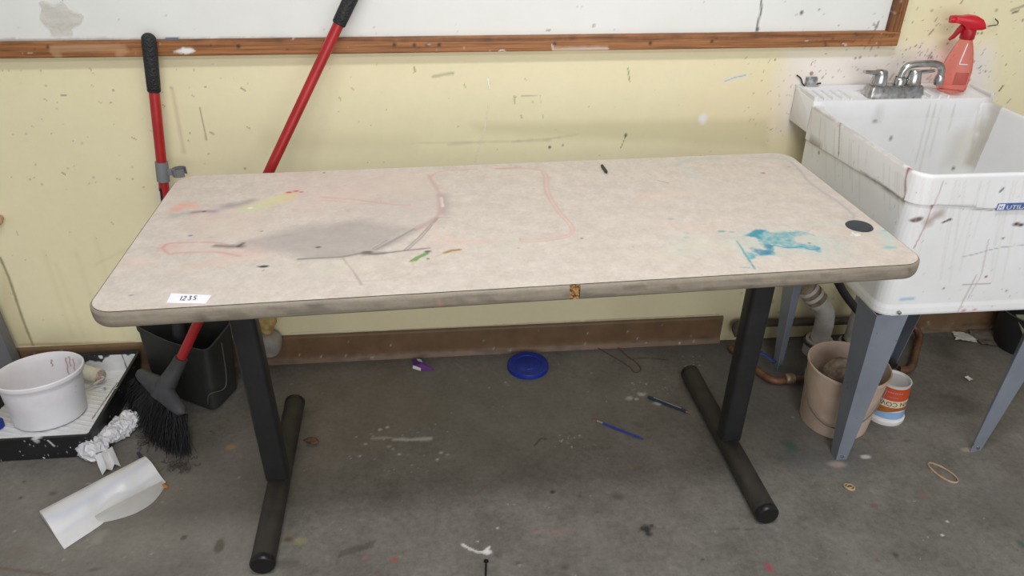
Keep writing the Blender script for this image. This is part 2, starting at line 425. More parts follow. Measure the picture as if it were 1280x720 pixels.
# ================================================================== SETTING
# ---- wall
xs = dense(-2.4, -1.5, 1.75, 3.0, 0.003); zs = dense(0, 0.0, 1.13, 2.7, 0.003)
wall, wu, wv = grid_obj('wall_back', xs, zs, lambda u, v: np.stack([u, np.zeros_like(u), v], 1), M['wall'])
wall.data.flip_normals()
tag(wall, 'cream painted back wall with scuffs and paint flecks', 'wall', kind='structure')
W = Canvas(wu, wv, lambda px, py: (aty(px, py).x, aty(px, py).z))
W.poly([(968, 100), (985, 66), (1235, 60), (1245, 110), (1235, 125), (1180, 140), (970, 170)], (236, 229, 224), .9, 0.03, 0.02, 12)
W.poly([(860, 130), (900, 100), (990, 90), (990, 190), (860, 190)], (236, 214, 176), .35, 0.04, 0.02, 8)
dk = [(70, 66, 60), (96, 84, 70), (60, 70, 90), (110, 80, 60)]
W.specks(90, 0, 320, 78, 240, dk, .0012, .0035, .7, .5, 2.5)
W.specks(25, 0, 200, 240, 430, dk, .0012, .003, .6, .4, 2.2)
W.specks(60, 330, 930, 78, 210, dk, .001, .003, .6, .4, 2.0)
W.specks(60, 930, 1000, 70, 180, dk, .001, .003, .7, .5, 1.3)
W.specks(170, 1000, 1240, 58, 112, dk + [(150, 60, 60), (150, 70, 66), (80, 90, 130)], .001, .004, .8, .45, 1.1)
W.specks(130, 1125, 1280, 0, 150, dk + [(60, 64, 60)], .001, .0042, .8, .45, 1.2)
for a, b in (((515, 179), (690, 176)), ((560, 181), (600, 178)), ((640, 177), (700, 172)), ((680, 175), (722, 168))):
    W.stroke([a, b], .0025, (136, 128, 102), .2, 1, .9)
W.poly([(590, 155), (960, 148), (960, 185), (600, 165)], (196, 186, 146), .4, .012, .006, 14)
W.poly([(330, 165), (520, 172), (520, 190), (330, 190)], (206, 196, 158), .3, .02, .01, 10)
W.stroke([(610, 98), (612, 110)], .0025, (246, 244, 236), .9)
W.stroke([(611, 130), (606, 160), (593, 205)], .0012, (244, 240, 226), .6)
W.blob(879, 148, .011, .013, (238, 236, 236), .9); W.stroke([(907, 101), (918, 97), (932, 95)], .005, (220, 222, 226), .8, .8); W.stroke([(906, 102), (918, 97), (932, 94)], .0012, (130, 140, 146), .7)
W.stroke([(785, 85), (787, 102)], .0012, (110, 100, 86), .8); W.stroke([(518, 84), (519, 90)], .0016, (130, 100, 80), .8)
W.stroke([(541, 96), (566, 91)], .003, (130, 118, 96), .5, .8, .8)
W.stroke([(643, 120), (643, 130)], .0014, (110, 100, 86), .7); W.stroke([(676, 119), (676, 128)], .0012, (110, 100, 86), .7); W.stroke([(652, 120), (672, 120)], .0012, (120, 110, 90), .5)
W.blob(687, 184, .004, .004, (60, 56, 50), .9); W.blob(782, 169, .004, .006, (60, 56, 50), .9)
W.stroke([(782, 170), (776, 185)], .0012, (80, 74, 64), .7)
W.stroke([(250, 135), (258, 175)], .002, (150, 140, 118), .7); W.stroke([(215, 110), (230, 190)], .004, (190, 178, 146), .5, 1)
W.stroke([(0, 322), (12, 350), (27, 395), (41, 431)], .0035, (124, 116, 88), .8, .6)
W.poly([(0, 322), (12, 350), (27, 395), (41, 431), (0, 431)], (190, 172, 124), .3, .01, .003)  # shade left of the seam, painted into the wall colour
for px in (70, 95, 120, 55): W.stroke([(px, 300 + px % 40), (px + 35, 420)], .006, (212, 199, 152), .22, 1)
W.stroke([(185, 300), (120, 330)], .004, (212, 198, 152), .3, 1)
W.stroke([(1247, 26), (1248, 32)], .001, (90, 84, 70), .4)
W.stroke([(1264, 13), (1280, 7)], .003, (110, 106, 92), .6, .8); W.stroke([(1266, 16), (1272, 14)], .003, (70, 70, 66), .8)
W.stroke([(25, 431), (167, 428)], .004, (170, 140, 96), .6, 1, .6)
W.stroke([(348, 420), (640, 405.5), (898, 393)], .0022, (176, 166, 134), .7, .5, .8)
W.stroke([(365, 416.5), (440, 414)], .0022, (226, 220, 204), .8); W.stroke([(660, 404), (722, 403)], .0018, (214, 206, 186), .8)
W.specks(70, 900, 1120, 345, 425, [(120, 104, 80), (96, 84, 66)], .002, .009, .35, .1)
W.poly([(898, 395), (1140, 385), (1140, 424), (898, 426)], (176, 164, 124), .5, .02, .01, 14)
W.apply(wall)

# ---- floor
fx = dense(-3.0, -1.35, 1.95, 3.4, 0.0042); fy = dense(-4.2, -1.05, 0.0, 0.0, 0.0042)
floor, fu, fv = grid_obj('floor', fx, fy, lambda u, v: np.stack([u, v, np.zeros_like(u)], 1), M['floor'])
tag(floor, 'stained grey concrete floor', 'floor', kind='structure')
G = Canvas(fu, fv, lambda px, py: (atz(px, py).x, atz(px, py).y))
wht = (206, 203, 198)
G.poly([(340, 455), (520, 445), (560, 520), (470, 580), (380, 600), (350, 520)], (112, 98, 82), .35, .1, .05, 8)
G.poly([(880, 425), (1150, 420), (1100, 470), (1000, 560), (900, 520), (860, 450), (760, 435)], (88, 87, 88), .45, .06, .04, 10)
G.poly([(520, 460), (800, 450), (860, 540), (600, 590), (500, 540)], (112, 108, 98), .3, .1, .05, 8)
G.poly([(0, 590), (300, 570), (320, 720), (0, 720)], (140, 134, 126), .4, .1, .05, 6)
G.stroke([(493, 549), (515, 550), (538, 548)], .006, wht, .55, .8, .7); G.stroke([(465, 548), (490, 547)], .004, wht, .35, 1, .8)
G.specks(45, 430, 560, 530, 590, [wht], .001, .006, .6, .1)
for p in ((475, 537), (484, 534), (457, 555), (450, 570)): G.blob(*p, .005, .004, wht, .6)
G.specks(70, 340, 900, 440, 520, [wht, (170, 168, 160)], .001, .0035, .6, .1)
G.specks(120, 330, 1000, 520, 720, [wht, (84, 80, 74)], .0008, .003, .5, .15)
G.specks(70, 960, 1280, 560, 720, [wht, (70, 68, 66), (120, 66, 64)], .0008, .0032, .55, .15)
G.specks(80, 0, 330, 590, 720, [wht, (76, 70, 62)], .0008, .0035, .5, .2)
G.stroke([(579, 681), (590, 687), (603, 690), (612, 684)], .004, (222, 220, 216), .8, .5, .8); G.blob(609, 690, .009, .006, (224, 222, 218), .95); G.blob(623, 692, .01, .008, (84, 78, 70), .5)
G.blob(597, 677, .004, .003, wht, .8); G.blob(622, 660, .004, .003, wht, .8)
G.blob(493, 699, .007, .006, (150, 70, 66), .8); G.blob(457, 697, .008, .006, (146, 92, 86), .6); G.blob(471, 716, .004, .003, (150, 70, 66), .7)
for i in range(9): G.stroke([(424 + i * 5, 696 - i * 1.6), (428 + i * 5, 689 - i * 1.6)], .004, (72, 68, 60), .6, .6)
G.blob(360, 674, .009, .008, (92, 70, 48), .8); G.blob(375, 677, .012, .01, (150, 142, 90), .45, wob=.9)
G.blob(691, 615, .006, .005, (48, 44, 42), .9); G.blob(772, 621, .015, .012, (74, 66, 58), .85); G.blob(772, 621, .009, .007, (92, 84, 74), .5)
G.blob(808, 662, .014, .011, (40, 38, 38), .95, wob=.8, f=90); G.blob(815, 657, .005, .003, (40, 38, 38), .9); G.blob(811, 668, .008, .006, (44, 42, 42), .9)
G.blob(705, 709, .009, .008, (74, 70, 62), .7); G.blob(878, 699, .003, .003, (44, 40, 40), .9); G.blob(648, 704, .006, .004, (84, 78, 70), .6); G.blob(746, 640, .004, .003, (84, 78, 70), .6)
G.blob(724, 621, .004, .003, (70, 66, 60), .7); G.stroke([(724, 622), (726, 615)], .0015, (70, 66, 60), .6)
G.blob(788, 583, .012, .009, (144, 112, 88), .5); G.blob(800, 586, .005, .004, (90, 84, 76), .5)
for p, r in (((787, 498), .012), ((803, 493), .013), ((822, 504), .011), ((796, 499), .007)): G.blob(*p, r, r * .7, (196, 194, 190), .7, wob=.7, f=80)
G.specks(26, 690, 750, 540, 560, [wht], .001, .0045, .7, .1); G.specks(30, 785, 850, 470, 500, [wht], .001, .004, .7, .1); G.specks(30, 850, 880, 445, 462, [wht], .001, .004, .7, .1)
for p in ((752, 560), (836, 562), (801, 533), (811, 538), (795, 530), (841, 545)): G.blob(*p, .009, .007, (88, 82, 76), .5)
G.stroke([(668, 557), (676, 548), (683, 549)], .003, (72, 66, 60), .8); G.stroke([(630, 590), (590, 622)], .002, (110, 86, 84), .5)
G.stroke([(789, 449), (812, 447), (833, 450)], .003, (66, 62, 58), .8, .6, .8)
G.stroke([(908, 661), (952, 662)], .0016, (84, 80, 74), .6)
G.poly([(976, 552), (990, 551), (998, 562), (985, 566)], (52, 92, 78), .7, .008, .006, 40); G.blob(1200, 517, .012, .008, (62, 100, 84), .6)
G.poly([(960, 560), (1080, 565), (1060, 590), (990, 582)], (100, 106, 112), .4, .03, .02, 20)
G.blob(1045, 580, .022, .01, (176, 156, 144), .7); G.blob(1082, 571, .012, .006, (206, 204, 202), .8, wob=.7); G.blob(1210, 562, .018, .008, (176, 160, 146), .6)
G.blob(1092, 632, .009, .007, (124, 66, 62), .7); G.blob(1153, 619, .012, .009, (130, 92, 90), .5, wob=.9); G.blob(1277, 680, .01, .012, (60, 78, 70), .7); G.blob(962, 710, .008, .014, (150, 66, 74), .8)
G.blob(1120, 694, .006, .006, (64, 60, 60), .8); G.blob(1200, 500, .02, .014, (80, 76, 72), .5, wob=.8); G.blob(1133, 551, .012, .006, (84, 80, 76), .6); G.blob(1180, 495, .03, .014, (76, 72, 68), .5, wob=.8)
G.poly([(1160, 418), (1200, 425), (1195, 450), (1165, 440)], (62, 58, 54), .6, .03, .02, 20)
G.poly([(1220, 600), (1280, 610), (1280, 650), (1240, 650)], (98, 94, 90), .5, .04, .03, 12)
G.blob(1184, 652, .004, .003, (214, 212, 208), .9); G.blob(1178, 669, .004, .003, (214, 212, 208), .9)
G.blob(230, 672, .009, .009, (76, 70, 62), .8, .25); G.blob(275, 682, .011, .018, (78, 72, 62), .75, .3); G.blob(117, 712, .014, .006, (88, 82, 74), .7); G.blob(65, 617, .012, .007, (86, 80, 72), .7, wob=.9); G.blob(30, 602, .006, .004, (70, 66, 60), .8); G.blob(26, 622, .005, .004, (74, 70, 64), .8)
G.blob(288, 559, .011, .008, (172, 134, 82), .7); G.blob(120, 672, .018, .022, (158, 154, 148), .4, wob=.9, f=80); G.blob(25, 690, .03, .02, (110, 102, 90), .4)
G.stroke([(262, 538), (270, 545)], .0012, (54, 50, 46), .8); G.blob(620, 695, .01, .005, (90, 84, 76), .4)
G.stroke([(0, 710), (60, 718)], .005, (92, 80, 70), .5); G.stroke([(330, 708), (368, 703)], .01, (78, 70, 60), .5, .8)
G.blob(700, 665, .03, .012, (150, 112, 108), .25); G.blob(670, 665, .02, .01, (150, 112, 108), .2)
G.specks(25, 1200, 1280, 680, 715, [(80, 76, 72)], .001, .004, .5, .2)
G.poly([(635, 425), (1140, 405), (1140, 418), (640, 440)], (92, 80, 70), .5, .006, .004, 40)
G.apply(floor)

# ---- baseboards
def baseboard(name, x0, x1, label):
    us = np.linspace(x0, x1, int((x1 - x0) / .006)); vs = np.array([0, .004, .008, .012, .02, .03, .04, .05, .06, .07, .08, .09, .097, .1005])
    def fn(u, v):
        y = np.where(v < .013, -.011 - .006 * (1 - v / .013), -.0085)
        y = np.where(v > .1, -.001, y)
        return np.stack([u, y, v], 1)
    o, u, v = grid_obj(name, us, vs, fn, M['base'])
    o.data.flip_normals()
    tag(o, label, 'baseboard', kind='structure')
    c = Canvas(u, v, lambda px, py: (aty(px, py, -.009).x, aty(px, py, -.009).z))
    c.stroke([(x0, .009), (x1, .009)], .007, (128, 106, 88), .5, .6, .5, raw=True)
    for i in range(60):
        c.blob(rng.uniform(x0, x1), rng.uniform(.005, .09), .0035, .0025, (214, 208, 200), .7, raw=True)
    for i in range(30):
        c.blob(rng.uniform(x0, x1), rng.uniform(.0, .02), .02, .006, (74, 60, 50), .5, raw=True)
    c.apply(o)
baseboard('baseboard_left', -2.2, 0.886, 'brown vinyl baseboard along the back wall')
baseboard('baseboard_right', 1.40, 2.9, 'brown vinyl baseboard on the wall behind the sink')

# ================================================================== WHITEBOARD
ZB0, ZB1, XB0, XB1 = 0.9645, 2.18, -1.95, 1.217
wb = thing('whiteboard', 'white marker board in a worn oak frame mounted on the wall', 'whiteboard', (0, 0, ZB0))
xs = dense(XB0 + .02, -1.2, XB1 - .02, XB1 - .02, 0.004); zs = dense(ZB0 + .02, ZB0 + .02, 1.13, ZB1 - .02, 0.004)
zs = zs[zs >= ZB0 + .02 - 1e-6]
pn, pu, pv = grid_obj('panel', xs, zs, lambda u, v: np.stack([u, np.full_like(u, -.012), v], 1), M['board'], wb)
pn.data.flip_normals()
B = Canvas(pu, pv, lambda px, py: (aty(px, py, -.012).x, aty(px, py, -.012).z))
B.stroke([(952, 0), (951, 14), (948, 26), (946, 38)], .0022, (70, 68, 70), .9); B.blob(947, 37, .004, .006, (60, 60, 62), .9)
B.stroke([(1098, 27), (1094, 38)], .0018, (80, 80, 82), .8); B.stroke([(1092, 30), (1096, 34)], .0018, (80, 80, 82), .8); B.blob(1002, 16, .004, .005, (60, 60, 62), .9); B.blob(1024, 12, .003, .003, (70, 70, 72), .8)
B.specks(18, 970, 1110, 0, 44, [(70, 70, 72), (120, 118, 116)], .001, .0025, .7, .2); B.specks(30, 0, 940, 0, 50, [(150, 148, 146), (120, 120, 130)], .0008, .0025, .6, .2)
B.stroke([(683, 37), (688, 38)], .002, (150, 150, 156), .8); B.blob(742, 32, .003, .003, (170, 150, 130), .8)
B.stroke([(0, 50.5), (320, 49), (640, 47), (1108, 41.5)], .0035, (110, 106, 104), .55, .8, .8); B.stroke([(208, 49), (222, 48.5)], .004, (40, 120, 170), .9); B.stroke([(742, 46), (768, 46)], .004, (90, 170, 180), .6)
B.poly([(55, 6), (80, 3), (100, 20), (98, 32), (85, 40), (66, 44), (56, 30)], (222, 218, 208), .5, .006, .004)
B.apply(pn)
obj('backing', box(XB0 + .02, XB1 - .02, -.0115, -.001, ZB0 + .02, ZB1 - .02), M['board'], wb)
yF = -.028
def rail(name, xa, xb, za, zb, vertical=False):
    us = np.linspace(xa, xb, max(8, int((xb - xa) / .0035))); vs = np.linspace(za, zb, max(8, int((zb - za) / .0035)))
    # slab with a dense front face: rows of the front wrapped by the two edges
    if not vertical:
        vv = np.concatenate([[za, za], vs, [zb, zb]]); yy = np.concatenate([[-.001, yF + .002], np.full(len(vs), yF), [yF + .002, -.001]])
        vv[2] = za + .002; vv[-3] = zb - .002
        I = np.arange(len(vv))
        def fn(u, i):
            i = i.astype(int); return np.stack([u, yy[i], vv[i]], 1)
        o, u, i = grid_obj(name, us, I.astype(float), fn, M['oak'], wb)
        o.data.flip_normals()
        return o, u, vv[i.astype(int)]
    uu = np.concatenate([[xa, xa], us, [xb, xb]]); yy = np.concatenate([[-.001, yF + .002], np.full(len(us), yF), [yF + .002, -.001]])
    uu[2] = xa + .002; uu[-3] = xb - .002
    def fn(i, v):
        i = i.astype(int); return np.stack([uu[i], yy[i], v], 1)
    o, i, v = grid_obj(name, np.arange(len(uu)).astype(float), vs, fn, M['oak_v'], wb)
    o.data.flip_normals()
    return o, uu[i.astype(int)], v
r1, ru, rv = rail('frame_rail', XB0, XB1, ZB0, ZB0 + .038)
R = Canvas(ru, rv, lambda px, py: (aty(px, py, yF).x, aty(px, py, yF).z))
R.poly([(0, 50), (640, 46), (1120, 41), (1120, 46), (640, 51), (0, 54)], (56, 40, 30), .6, .004, .005, 30, tex=.6)
R.poly([(218, 65), (228, 60), (240, 60), (244, 64), (236, 68)], (238, 236, 232), .95, .003, .004, 90)
for p in ((60, 59), (493, 56), (518, 56), (534, 56), (549, 56), (693, 55), (813, 54), (890, 52), (298, 58)): R.blob(*p, .0045, .0045, (40, 32, 34), .95)
R.stroke([(72, 69), (72, 61), (150, 60), (149, 68)], .009, (206, 172, 134), .38, .4, .1); R.stroke([(690, 56), (692, 63), (760, 61)], .0025, (226, 218, 208), .6); R.poly([(690, 59), (760, 57), (760, 64), (690, 65)], (214, 190, 168), .5, .004, .003)
R.stroke([(624, 64), (628, 62), (632, 65)], .002, (232, 226, 220), .9); R.specks(60, 0, 1110, 46, 68, [(228, 220, 210), (60, 40, 30)], .001, .003, .6, .4, 0)
R.specks(40, 1020, 1118, 43, 58, [(48, 30, 22), (220, 210, 200), (120, 40, 30)], .001, .005, .8, .3)
R.apply(r1)
r2, ru, rv = rail('frame_rail', XB1 - .036, XB1, ZB0 + .038, ZB1 - .038, True)
R = Canvas(ru, rv, lambda px, py: (aty(px, py, yF).x, aty(px, py, yF).z))
R.specks(20, 1105, 1138, 0, 50, [(48, 30, 22), (220, 210, 200)], .001, .004, .7, .3); R.stroke([(1108, 42), (1121, 0)], .006, (50, 32, 24), .6, 1)
R.apply(r2)
for nm, q in (('frame_rail', rail('frame_rail', XB0, XB1, ZB1 - .038, ZB1)), ('frame_rail', rail('frame_rail', XB0, XB0 + .036, ZB0 + .038, ZB1 - .038, True))):
    Canvas(q[1], q[2], lambda a, b: (a, b)).apply(q[0])
# crinkled clear tape left on the panel
def tape_fn(u, v):
    return np.stack([u, -.0145 - .003 * fbm(u * 60 + 200, v * 90 + 20, 4), v], 1)
T0, T1 = aty(55, 44, -.014), aty(100, 3, -.014)
us = np.linspace(T0.x, T1.x, 26); vs = np.linspace(T0.z, T1.z, 22)
def tape_xy(u, v):
    s_ = (u - T0.x) / (T1.x - T0.x); t_ = (v - T0.z) / (T1.z - T0.z)
    lo = .08 + .25 * np.clip(.35 - t_, 0, 1) ** 1.0 + .05 * np.sin(t_ * 9); hi = .62 + .38 * np.exp(-((t_ - .52) / .24) ** 2) + .03 * np.sin(t_ * 23)
    return T0.x + (lo + (hi - lo) * s_) * (T1.x - T0.x), v + .004 * np.sin(s_ * 7) * t_
tp, tu, tv = grid_obj('tape_patch', us, vs, lambda u, v: tape_fn(*tape_xy(u, v)), M['tape'], wb, True)
tp.data.flip_normals()
tp['label'] = 'crinkled clear tape patch'
for p in tp.data.polygons: p.use_smooth = True

# ================================================================== TABLE
TX, TY, TR, TL, TW, TH = 0.1349, -0.5239, 0.0343, 1.5247, 0.6063, 0.737
ca, sa = math.cos(TR), math.sin(TR)
def tw(u, v, z): return Vector((TX + ca * u - sa * v, TY + sa * u + ca * v, z))
def tinv(p): dx, dy = p[0] - TX, p[1] - TY; return (ca * dx + sa * dy, -sa * dx + ca * dy)
table = thing('work_table', 'long rectangular table with paint stained beige top on black T legs', 'table', (TX, TY, 0))
hl, hw, cr = TL / 2 - .0035, TW / 2 - .0035, .045
us = np.linspace(-hl, hl, 720); vs = np.linspace(-hw, hw, 290)
def top_fn(u, v):
    cx = hl - cr; cy = hw - cr
    ex = np.abs(u) - cx; ey = np.abs(v) - cy
    inc = (ex > 0) & (ey > 0); d = np.hypot(ex, ey); s = np.where(inc & (d > 0), np.maximum(ex, ey) / np.maximum(d, 1e-9), 1)
    uu = np.where(inc, np.sign(u) * (cx + ex * s), u); vv = np.where(inc, np.sign(v) * (cy + ey * s), v)
    return np.stack([TX + ca * uu - sa * vv, TY + sa * uu + ca * vv, np.full_like(u, TH)], 1)
top, tu, tv = grid_obj('tabletop', us, vs, top_fn, M['laminate'], table)
def t2(px, py): return tinv(atz(px, py, TH))
T = Canvas(tu, tv, t2)
bg = (150, 136, 124)
# broad washes
T.poly([(300, 306), (350, 290), (400, 280), (455, 275), (520, 284), (487, 305), (460, 316), (427, 320), (395, 322), (360, 318)], (154, 145, 143), .62, .020, .008, 20, tex=.2)
T.poly([(230, 262), (330, 245), (330, 285), (300, 300), (215, 300)], (214, 190, 180), .35, .03, .02, 12)
T.poly([(440, 225), (545, 220), (560, 262), (520, 285), (440, 275)], (196, 180, 174), .35, .03, .015, 12)
T.poly([(335, 215), (520, 210), (540, 235), (360, 262)], (222, 198, 190), .3, .03, .02, 10)
T.stroke([(219, 262), (228, 256), (242, 257)], .011, (232, 150, 118), .55, .9); T.stroke([(216, 270), (234, 267)], .008, (160, 168, 168), .5, .9)
T.stroke([(241, 265.5), (256, 264), (268, 264)], .006, (126, 96, 112), .65, .9); T.blob(255, 264.5, .004, .003, (66, 50, 58), .9); T.stroke([(266, 265), (284, 257)], .012, (178, 156, 172), .5, .9)
T.stroke([(288, 257), (300, 255), (312, 251)], .012, (140, 140, 138), .6, .9); T.stroke([(312, 261), (330, 255), (356, 246)], .017, (214, 214, 146), .55, .9); T.stroke([(308, 262), (318, 259)], .01, (190, 206, 176), .5, .9); T.stroke([(350, 251), (365, 245)], .012, (226, 196, 130), .4, .9)
T.blob(313, 260, .005, .003, (240, 240, 232), .9)
for p in ((361, 240.5), (370, 239), (377, 240)): T.blob(*p, .006, .004, (204, 62, 44), .9)
pk = (196, 122, 112)
T.stroke([(203, 310), (214, 304), (266, 303), (285, 306)], .0022, pk, .55, .8); T.stroke([(203, 310), (211, 317), (225, 316), (268, 315), (300, 320)], .003, pk, .5, .8); T.stroke([(205, 309), (222, 309)], .009, (222, 150, 138), .4, .9)
T.poly([(205, 310), (230, 304), (275, 304), (300, 308), (270, 316), (215, 316)], (216, 188, 180), .4, .005, .004)
T.stroke([(270, 307), (285, 308), (302, 308)], .006, (96, 88, 88), .75, .8); T.stroke([(298, 308), (304, 304)], .004, (70, 64, 66), .8); T.stroke([(304, 303), (325, 300), (360, 294)], .006, (170, 150, 148), .4, 1)
T.stroke([(230, 335), (290, 325), (340, 318)], .012, (222, 186, 170), .35, 1); T.stroke([(285, 318), (320, 312)], .012, (220, 170, 164), .35, 1)
T.stroke([(400, 246), (440, 249), (478, 254), (512, 257)], .003, (208, 150, 142), .5, .9); T.stroke([(400, 250), (470, 256)], .002, (208, 150, 142), .4, .9)
gl = (100, 90, 92)
T.stroke([(373, 324), (400, 322.5), (427, 321), (453, 316.5), (470, 317.5), (500, 314), (537, 310)], .0028, gl, .7, .7)
T.blob(459, 315.5, .011, .006, (48, 46, 46), .95, .3); T.stroke([(455, 318), (480, 316)], .005, (104, 98, 98), .6, .9)
T.stroke([(470, 312), (487, 303), (518, 286)], .0032, (132, 120, 120), .7, .8); T.stroke([(466, 311), (484, 300)], .002, (132, 120, 120), .5, .8)
for d in (0, 4): T.stroke([(505 + d, 313), (524 + d, 296), (546 + d * .5, 272)], .0018, (134, 122, 122), .7, .8)
T.stroke([(427, 321), (441, 338), (452, 356)], .002, (168, 150, 144), .8, .8)
T.stroke([(385, 321), (430, 318), (470, 312), (505, 296), (545, 272)], .007, (158, 148, 146), .4, .9)
T.stroke([(400, 352), (450, 352), (500, 346), (517, 336), (512, 322)], .0016, (196, 172, 160), .5, .8)
T.stroke([(553, 244), (556, 255), (555, 266)], .011, (166, 152, 150), .6, .8); T.stroke([(551, 247), (553, 258)], .004, (228, 220, 212), .8)
T.stroke([(536, 219), (541, 228), (548, 240), (550, 258), (545, 272), (520, 288)], .004, (194, 152, 146), .55, .9)
T.stroke([(538, 222), (545, 216), (560, 213), (594, 211.5)], .003, (212, 166, 158), .6, .9); T.stroke([(545, 272), (562, 272)], .002, (170, 156, 150), .6)
T.stroke([(543, 280), (545, 296), (560, 305), (600, 304)], .004, (214, 190, 176), .55, .9); T.stroke([(560, 302), (590, 301), (619, 302)], .004, (216, 176, 164), .55, .9)
pl = (190, 150, 140)
for d, al in ((-2.0, .5), (2.5, .5)):
    T.stroke([(619, 211), (667, 211 + d * .3), (681 + d, 218), (684 + d, 240), (698 + d, 264), (715 + d, 285), (705, 296 + d * .6), (656, 301 + d * .6), (650, 298)], .0022, pl, al, .8)
T.stroke([(619, 211), (667, 211), (682, 218), (685, 240), (698, 264), (715, 286), (705, 296), (656, 301)], .006, (216, 186, 176), .5, .9)
T.stroke([(620, 211), (650, 209)], .003, (206, 136, 128), .5)
T.stroke([(517, 326), (524, 321), (533, 317)], .005, (96, 150, 62), .9, .4); T.blob(534, 314.5, .006, .004, (70, 84, 92), .9); T.blob(518, 327, .003, .003, (214, 204, 90), .9); T.stroke([(512, 327), (520, 321)], .0015, (110, 110, 110), .7)
T.stroke([(556, 316), (565, 313), (574, 312)], .004, (164, 128, 60), .9); T.stroke([(545, 320), (556, 316)], .0014, (190, 160, 130), .6); T.blob(535, 323.5, .003, .003, (134, 60, 50), .9)
T.blob(329, 333, .008, .0045, (46, 44, 50), .95, .3); T.stroke([(322, 333), (329, 333)], .002, (46, 44, 50), .9); T.blob(329, 338, .002, .002, (70, 80, 130), .8)
T.blob(238, 294.5, .004, .003, (80, 90, 140), .7); T.blob(164, 369, .005, .003, (96, 92, 130), .7); T.blob(398, 309, .006, .003, (60, 56, 56), .9); T.blob(327, 289, .003, .002, (90, 80, 80), .8); T.blob(405, 216, .003, .003, (40, 38, 38), .9)
teal = (34, 140, 158)
def D(*q): return [(820 + x / 3.765, 180 + y / 3.765) for x, y in q]
T.poly(D((430, 400), (640, 400), (760, 420), (930, 470), (900, 540), (780, 540), (640, 510), (440, 540), (380, 520), (300, 450)), (170, 206, 200), .28, .016, .012, 30, tex=.5)
T.poly(D((425, 430), (470, 402), (520, 405), (545, 415), (640, 408), (720, 412), (735, 428), (660, 432), (640, 455), (690, 475), (775, 485), (765, 512), (720, 495), (690, 485), (640, 492), (600, 480), (556, 472), (552, 522), (500, 528), (440, 540), (420, 505), (480, 508), (515, 495), (505, 470), (470, 440)), (56, 158, 172), .9, .004, .011, 85, tex=.6)
T.poly(D((425, 430), (470, 402), (520, 405), (500, 425), (480, 425), (500, 450), (470, 440)), teal, .9, .003, .003, 90)
T.poly(D((505, 470), (535, 475), (552, 480), (552, 522), (500, 528), (460, 500), (445, 490), (480, 492), (515, 495)), (24, 124, 156), .95, .003, .008, 100, tex=.4)
T.stroke(D((555, 476), (620, 488), (690, 484), (730, 498), (770, 492)), .0032, (44, 146, 172), .8, .6, .7)
T.stroke(D((380, 455), (425, 525), (465, 587)), .0022, (50, 150, 165), .8, .5, .8); T.blob(*D((310, 411))[0], .008, .004, (60, 150, 160), .8, wob=.8); T.blob(*D((355, 415))[0], .006, .004, (110, 170, 170), .6, wob=.8); T.stroke(D((400, 580), (440, 582)), .002, (90, 170, 175), .6)
for p in ((65, 353), (230, 378), (150, 420), (140, 440), (110, 500)): T.blob(*D(p)[0], .006, .004, (120, 170, 168), .6, wob=.9)
T.poly(D((60, 420), (200, 410), (220, 520), (80, 520)), (196, 208, 196), .3, .02, .012)
T.poly(D((1060, 400), (1110, 405), (1120, 490), (1090, 500)), (176, 210, 204), .5, .01, .01, 50); T.blob(*D((1085, 408))[0], .01, .004, (90, 176, 180), .6); T.blob(*D((1100, 487))[0], .012, .005, (100, 184, 184), .6)
T.stroke(D((105, 100), (125, 82), (180, 72), (300, 67)), .0065, (174, 192, 184), .55, .7); T.stroke(D((130, 110), (160, 135), (200, 162)), .006, (182, 202, 194), .55, .9)
T.stroke(D((400, 62), (520, 66), (620, 76), (680, 128), (725, 183), (850, 268), (925, 330), (930, 352)), .0038, (178, 174, 174), .75, .6); T.stroke(D((400, 62), (520, 66), (620, 76)), .008, (196, 200, 194), .5, .8); T.stroke(D((730, 378), (800, 376), (890, 366)), .006, (196, 202, 192), .7, .7)
T.blob(*D((950, 428))[0], .01, .006, (250, 250, 248), .9, wob=1.2, f=110); T.blob(*D((925, 418))[0], .003, .002, (250, 250, 248), .9)
T.blob(*D((505, 137))[0], .004, .003, (150, 60, 50), .8); T.blob(*D((625, 108))[0], .004, .002, (160, 90, 80), .8); T.blob(*D((722, 466))[0], .004, .003, (70, 90, 96), .8); T.stroke(D((10, 172), (60, 184)), .0014, (150, 110, 100), .7)
T.blob(727, 298, .0025, .0025, (60, 56, 56), .9); T.blob(648, 310, .003, .002, (120, 110, 104), .8)
T.specks(120, 120, 1130, 200, 380, [(150, 120, 110), (120, 110, 104), (110, 120, 130)], .0008, .0022, .5, .3)
T.specks(60, 200, 500, 215, 300, [(190, 140, 130), (150, 130, 120)], .0008, .0025, .5, .5)
for i in range(26):
    p = (rng.uniform(150, 1100), rng.uniform(205, 370)); T.blob(*p, rng.uniform(.02, .06), rng.uniform(.015, .03), [(224, 196, 180), (214, 206, 184), (206, 200, 186)][i % 3], .3, .9, .6, f=16)
T.apply(top)
